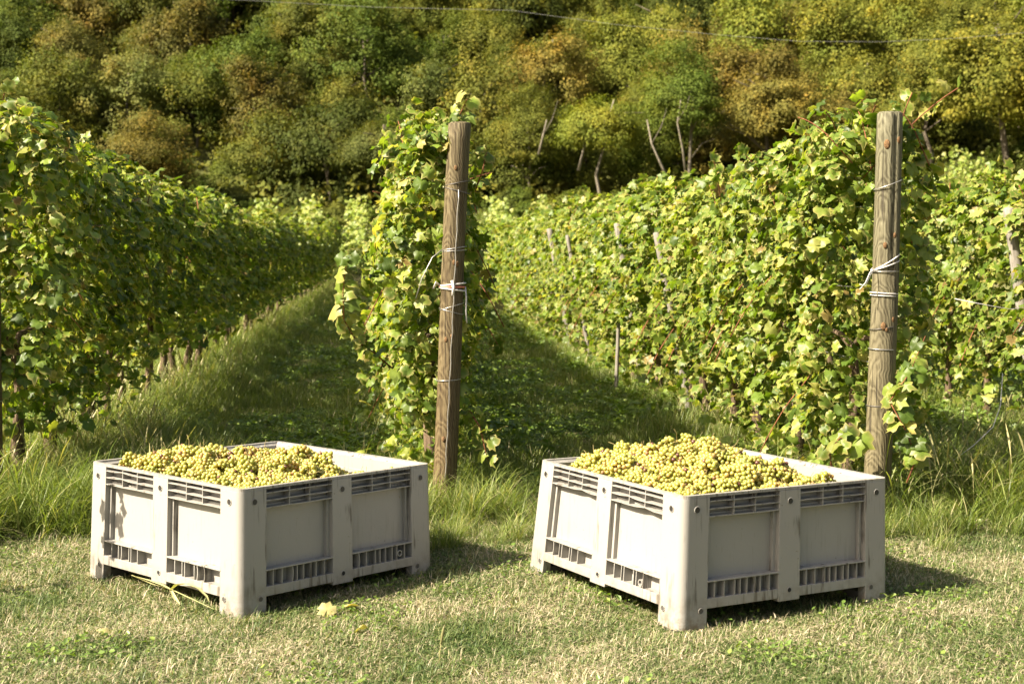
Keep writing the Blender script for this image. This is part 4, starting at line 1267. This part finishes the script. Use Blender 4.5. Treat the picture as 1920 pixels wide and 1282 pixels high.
def tree_trunk(seed, h, r, mat):
    g = np.random.default_rng(seed); mb = MB()
    pts = []; x = y = 0
    for i in range(7):
        t = i / 6; pts.append((x, y, -.3 + t * (h + .3))); x += g.normal(0, .03 * h); y += g.normal(0, .02 * h)
    mb.tube(pts, [r * (1.15 - .8 * i / 6) for i in range(7)], 7)
    for k in range(5):
        i = g.integers(3, 6); p = np.array(pts[i]); d = np.array([g.normal(0, 1), g.normal(0, 1), g.uniform(.5, 1.2)]); d = d / np.linalg.norm(d) * h * g.uniform(.25, .45)
        mb.tube([tuple(p), tuple(p + d * .5 + np.array([0, 0, .05 * h])), tuple(p + d)], [r * .4, r * .28, r * .1], 5)
    return mb.mesh('trunk', mat, True)
TR = [tree_trunk(500 + k, 1.0, .022, M['tree_bark']) for k in range(4)]
TRG = [tree_trunk(510 + k, 1.0, .016, M['grey_bark']) for k in range(3)]

COLS = {'olive': (.106, .120, .023), 'dark': (.064, .082, .017), 'green': (.088, .120, .021), 'rust': (.128, .108, .026), 'yellow': (.138, .152, .027), 'pale': (.128, .145, .040), 'brown': (.114, .105, .026)}
WORDS = {'olive': 'olive green', 'dark': 'dark green', 'green': 'fresh green', 'rust': 'rusty orange', 'yellow': 'yellow green', 'pale': 'pale grey-green', 'brown': 'brown tinged'}
def tree(x, y, R_, hgt, ck, label=None, group=None, mesh=None, trunk=None, seed=0, sx=1., sz=1., name='broadleaf_tree', cat='tree', sink=0.):
    g = random.Random(seed * 31 + 7)
    z = hz(x, y)
    if label is None:
        u = x / y * 2600 + 960
        zone = 'above the left vine row' if u < 420 else 'above the gap left of the brown post' if u < 830 else 'right of the brown post' if u < 1150 else 'in the middle of the slope left of the grey post' if u < 1420 else 'behind the grey post' if u < 1660 else 'at the right picture edge'
        lev = 'at the foot of the wood' if y < 84.5 else 'low on the slope' if y < 94 else 'halfway up the slope' if y < 108 else 'high on the slope'
        size = 'small' if R_ < 2.4 else 'large' if R_ > 3.2 else 'mid-sized'
        label = '%s %s tree %s %s' % (size, WORDS[ck], lev, zone)
        label = label.replace('in the middle of the slope left of the grey post', 'left of the grey post').replace('above the gap left of the brown post', 'left of the brown post'); group = label.replace(' tree ', ' trees ')
    t = tag(empty(name, (x, y, z), g.uniform(0, 6.28)), label, cat, group)
    c = link('crown', mesh or CR[g.randrange(len(CR))], t, (0, 0, hgt - R_ * sz * .85 - sink))
    c.scale = (R_ * sx * g.uniform(.8, 1.25), R_ * sx * g.uniform(.85, 1.2), R_ * sz)
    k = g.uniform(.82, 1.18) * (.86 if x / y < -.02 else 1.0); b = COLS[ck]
    c.color = (b[0] * k * g.uniform(.93, 1.08), b[1] * k, b[2] * k, 1)
    if trunk != 'none':
        tr = link('trunk', trunk or TR[g.randrange(len(TR))], t); tr.scale = (hgt, hgt, hgt * .85)
    return t
def px_x(px, d): return (px - 960) / 2600 * d

sd = 0
# front edge and up the slope: colour chosen by where it stands
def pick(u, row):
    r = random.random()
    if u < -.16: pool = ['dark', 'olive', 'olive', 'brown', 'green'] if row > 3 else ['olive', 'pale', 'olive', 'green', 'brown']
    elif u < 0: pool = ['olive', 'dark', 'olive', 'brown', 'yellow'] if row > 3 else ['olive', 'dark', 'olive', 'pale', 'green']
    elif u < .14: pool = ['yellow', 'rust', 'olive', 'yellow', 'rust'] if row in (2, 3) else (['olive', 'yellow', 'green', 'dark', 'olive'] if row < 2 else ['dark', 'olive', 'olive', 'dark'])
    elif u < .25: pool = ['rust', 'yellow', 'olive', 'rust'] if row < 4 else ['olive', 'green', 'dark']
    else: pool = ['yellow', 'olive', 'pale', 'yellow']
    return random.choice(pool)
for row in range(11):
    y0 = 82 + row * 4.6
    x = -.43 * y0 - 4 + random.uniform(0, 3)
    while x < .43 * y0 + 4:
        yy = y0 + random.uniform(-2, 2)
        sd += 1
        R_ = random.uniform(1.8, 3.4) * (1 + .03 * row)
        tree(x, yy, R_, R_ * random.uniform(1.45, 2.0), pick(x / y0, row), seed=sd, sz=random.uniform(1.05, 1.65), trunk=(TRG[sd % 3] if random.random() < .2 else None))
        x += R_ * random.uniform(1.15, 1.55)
# named trees
tree(px_x(1868, 71), 71, 5.3, 9.2, 'yellow', 'big yellow-green tree with large leaf clumps at the upper right picture edge', 'large trees at the wood edge', CR_FINE[0], seed=901, sx=.95)
tree(px_x(1990, 69), 69, 4.6, 8.2, 'yellow', 'yellow-green tree cut off by the right picture edge', 'large trees at the wood edge', CR_FINE[1], seed=902)
tree(px_x(1745, 77), 77, 3.3, 6.6, 'olive', 'olive tree just left of the big yellow-green tree', 'large trees at the wood edge', CR_FINE[1], seed=903)
tree(px_x(1440, 76), 76, 3.6, 7.2, 'rust', 'rusty orange tree to the left of the grey post top', 'large trees at the wood edge', CR_FINE[0], seed=904)
tree(px_x(1285, 77), 77, 3.1, 7.9, 'green', 'fresh green tree with bare pale trunks left of the rusty tree', 'large trees at the wood edge', CR_FINE[1], TRG[0], seed=905)
tree(px_x(1130, 77), 77, 3.2, 7.4, 'yellow', 'yellowing tree in the middle of the wood edge', 'large trees at the wood edge', CR_FINE[0], TRG[1], seed=906)
tree(px_x(1000, 79), 79, 2.9, 6.3, 'olive', 'olive tree behind the right side of the brown post', 'large trees at the wood edge', CR_FINE[1], TRG[2], seed=907)
tree(px_x(720, 78), 78, 2.7, 6.0, 'pale', 'pale grey-green bushy tree left of the brown post', 'large trees at the wood edge', CR_FINE[0], seed=908)
tree(px_x(270, 76), 76, 2.7, 4.6, 'brown', 'brownish spreading tree above the left vine row', 'large trees at the wood edge', CR_FINE[1], seed=909, sx=1.4)
# bare pale stems at the wood edge
def stem(pts, r, label):
    b = Vector(pts[0]); t = tag(empty('bare_trunk', b), label, 'tree trunk', 'pale bare trunks at the wood edge')
    mb = MB(); P = [Vector(p) - b for p in pts]; mb.tube(P, [r * (1 - .65 * i / (len(P) - 1)) for i in range(len(P))], 7)
    mid = P[len(P) // 2]; mb.tube([mid, mid + Vector((.5, 0, .9)), mid + Vector((.8, .1, 1.9))], [r * .35, r * .22, r * .08], 5)
    link('trunk', mb.mesh('trunk', M['grey_bark'], True), t)
stem([at(1258, 345, 75.0), at(1240, 310, 74.8), at(1222, 270, 74.8), at(1213, 225, 75.0)], .085, 'leaning pale bare trunk below the fresh green tree')
stem([at(1287, 335, 75.2), at(1280, 280, 75.0), at(1270, 230, 74.8), at(1277, 185, 75.0)], .07, 'tall wavy bare trunk under the fresh green tree, right of the leaning one')
stem([at(1085, 320, 76), at(1093, 285, 76), at(1098, 250, 76)], .09, 'thin bare trunk in the middle of the wood edge')
stem([at(1010, 290, 75), at(1018, 255, 75), at(1025, 225, 75)], .08, 'thin bare trunk right of the brown post')
stem([at(662, 165, 95), at(668, 120, 95), at(671, 75, 95), at(669, 30, 95)], .28, 'thick pale dead trunk high on the slope')
stem([at(700, 145, 96), at(708, 115, 96), at(712, 90, 96)], .10, 'thin bare trunk beside the thick dead one')
# shrubs along the foot of the wood
for k in range(95):
    yy = random.uniform(69.5, 80); xx = random.uniform(-.42, .42) * yy
    R_ = random.uniform(.7, 1.7); ck = random.choice(['green', 'green', 'olive', 'pale', 'yellow', 'dark'])
    tree(xx, yy, R_, R_ * 1.25, ck, '%s shrub along the foot of the wooded slope' % WORDS[ck], '%s shrubs at the wood foot' % WORDS[ck], CR_BUSH[k % 3], 'none', 2000 + k, name='shrub', cat='shrub')

# brambles and saplings between the trees, one mass
g = np.random.default_rng(88); m = 60000
yy = 78 + 62 * g.random(m) ** 1.1; xx = g.uniform(-.46, .46, m) * yy
b_ = 1.5 + 1.6 * wob(xx, yy, .8, 30)
P = np.stack([xx, yy, height(xx, yy) + np.maximum(b_, .15) * g.random(m)], 1)
R = frames(g.normal(0, .6, (m, 3)) + np.array([-.2, -.35, .7]), g.normal(0, 1, (m, 3)) + np.array([0, 0, -.5]))
t_ = np.array([(-.5, 0, -.10), (0, -.62, .0), (.5, 0, -.10), (0, .62, .0)])
W_ = np.einsum('nij,vj->nvi', R, t_) * (.30 * g.uniform(.5, 1.5, m))[:, None, None] + P[:, None, :]
bb = (np.arange(m) * 4)[:, None]
o = link('undergrowth', np_mesh('undergrowth', W_.reshape(-1, 3), np.concatenate([bb + np.array([0, 1, 3]), bb + np.array([1, 2, 3])]), M['tree_leaf']))
o.color = (.11, .12, .026, 1)
tag(o, 'bramble and sapling undergrowth filling the wood between its trees', 'undergrowth', None, 'stuff')

# the farther vineyard rising to the wood on the right, too far to tell its vines apart
g = np.random.default_rng(61)
Ps = []
for k in range(26):
    x0 = -14 + k * 2.4; m = 800
    yy = g.uniform(59, 74, m); xx = x0 - .09 * (yy - 59) + g.normal(0, .28, m)
    Ps.append(np.stack([xx, yy, height(xx, yy) + g.uniform(.1, 1.5, m)], 1))
P = np.concatenate(Ps); m = len(P)
R = frames(g.normal(0, .6, (m, 3)) + np.array([-.3, -.4, .7]), g.normal(0, 1, (m, 3)) + np.array([0, 0, -.6]))
o = link('distant_vines', join_leaves('distant_vines', P, R, .20 * g.uniform(.6, 1.3, m), LEAF_FAR2, M['far_vine'], g))
tag(o, 'yellow-green vineyard beyond the rows, rising to the wood', 'vineyard', None, 'stuff')

# ------------------------------------------------------------------ small things
def cable(pts, r, label):
    mb = MB(); mb.tube(pts, r, 5)
    tag(link('overhead_cable', mb.mesh('overhead_cable', M['cable'], True)), label, 'cable', 'overhead cables in front of the wood')
cv = [(-300, -140), (0, -70), (400, -2), (700, -2 + 16), (960, 20), (1150, 46), (1350, 66), (1500, 78), (1650, 79), (1800, 72), (1920, 62), (2300, 10)]
cable([at(a, b, 46) for a, b in cv], .005, 'thin pale cable sagging across the wood at the upper right')
for k, (px, py, sc, mt, lab) in enumerate(((608, 1152, .085, 0, 'crumpled cream and orange leaf fallen on the grass right of the left crate'), (655, 1141, .075, 1, 'pale yellow leaf fallen on the grass, right of the crumpled leaf'),
                                           (668, 1186, .06, 0, 'small orange leaf scrap on the grass below the yellow leaf'), (185, 1193, .07, 1, 'small yellow leaf in the grass below the left crate corner'))):
    yy = 1.60 * 2600 / (py - 465); xx = (px - 960) / 2600 * yy
    o = link('fallen_leaf', YLEAF_ME[(k * 2 + 1) % 6], None, (xx, yy, hz(xx, yy) + .042), (.35 * (-1) ** k + .4, .25, k * 1.9))
    o.scale = (sc, sc, sc)
    tag(o, lab, 'leaf', 'fallen leaves on the lawn')
# a long bleached reed lying before the left crate
def strip(name, pts, ws, mat, parent=None):
    V = []; F = []
    for i, (p, w) in enumerate(zip(pts, ws)):
        p = Vector(p); d = (Vector(pts[min(i + 1, len(pts) - 1)]) - Vector(pts[max(i - 1, 0)])).normalized()
        s = d.cross(Vector((0, .2, 1))).normalized() * w
        V += [p + s, p - Vector((0, 0, w * .3)), p - s]
    for i in range(len(pts) - 1):
        F += [(3 * i, 3 * i + 1, 3 * i + 4, 3 * i + 3), (3 * i + 1, 3 * i + 2, 3 * i + 5, 3 * i + 4)]
    me = bpy.data.meshes.new(name); me.from_pydata([tuple(v) for v in V], [], F); me.materials.append(mat); me.update()
    return link(name, me, parent)
def gp_(px, py, z=.05):
    yy = (1.645 - z) * 2600 / (py - 465); return ((px - 960) / 2600 * yy, yy, z)
rd = tag(empty('reed'), 'long pale reed with broad leaves lying on the grass before the left crate', 'reed')
strip('reed_stem', [gp_(236, 1084, .07), gp_(275, 1101, .075), gp_(312, 1112, .07), gp_(350, 1130, .06), gp_(392, 1150, .06)], [.004, .006, .006, .005, .002], M['reed'], rd)
strip('reed_leaf', [gp_(310, 1113, .07), gp_(322, 1102, .10), gp_(340, 1100, .12), gp_(362, 1108, .11), gp_(378, 1124, .08), gp_(384, 1136, .06)], [.006, .013, .014, .012, .008, .001], M['reed'], rd)
strip('reed_leaf', [gp_(240, 1086, .07), gp_(270, 1094, .09), gp_(295, 1103, .085), gp_(313, 1113, .07)], [.002, .009, .012, .006], M['reed'], rd)
strip('reed_leaf', [gp_(312, 1114, .07), gp_(318, 1128, .065), gp_(328, 1141, .06)], [.006, .01, .002], M['reed'], rd)
# foxtail grass head standing in the lawn
fx = tag(empty('foxtail_grass', gp_(820, 1268, .0)), 'single foxtail seed head standing in the lawn between the crates', 'grass plant')
mb = MB(); mb.tube([(0, 0, 0), (.004, 0, .06), (.01, 0, .12)], .0012, 4); link('stalk', mb.mesh('stalk', M['seed'], True), fx)
mb = MB(); mb.tube([(.01, 0, .10), (.011, 0, .115), (.015, 0, .14), (.02, 0, .165), (.024, 0, .18)], [.002, .005, .0065, .005, .001], 7); link('seed_head', mb.mesh('seed_head', M['seed'], True), fx)
# white string in the grass at the right
mb = MB(); mb.tube([at(1880, 700, 9.3), at(1876, 760, 9.2), at(1862, 800, 9.1), at(1825, 835, 9.0), at(1788, 862, 8.9)], .003, 6)
tag(link('string', mb.mesh('string', M['twine'], True)), 'white string hanging slack into the grass right of the grey post', 'string')
mb = MB(); mb.tube([at(1790, 560, 10.6), at(1850, 572, 10.6), at(1895, 580, 10.7), at(1930, 574, 10.8)], .003, 6)
tag(link('string', mb.mesh('string', M['twine'], True)), 'white string stretched through the leaves at the right picture edge', 'string')
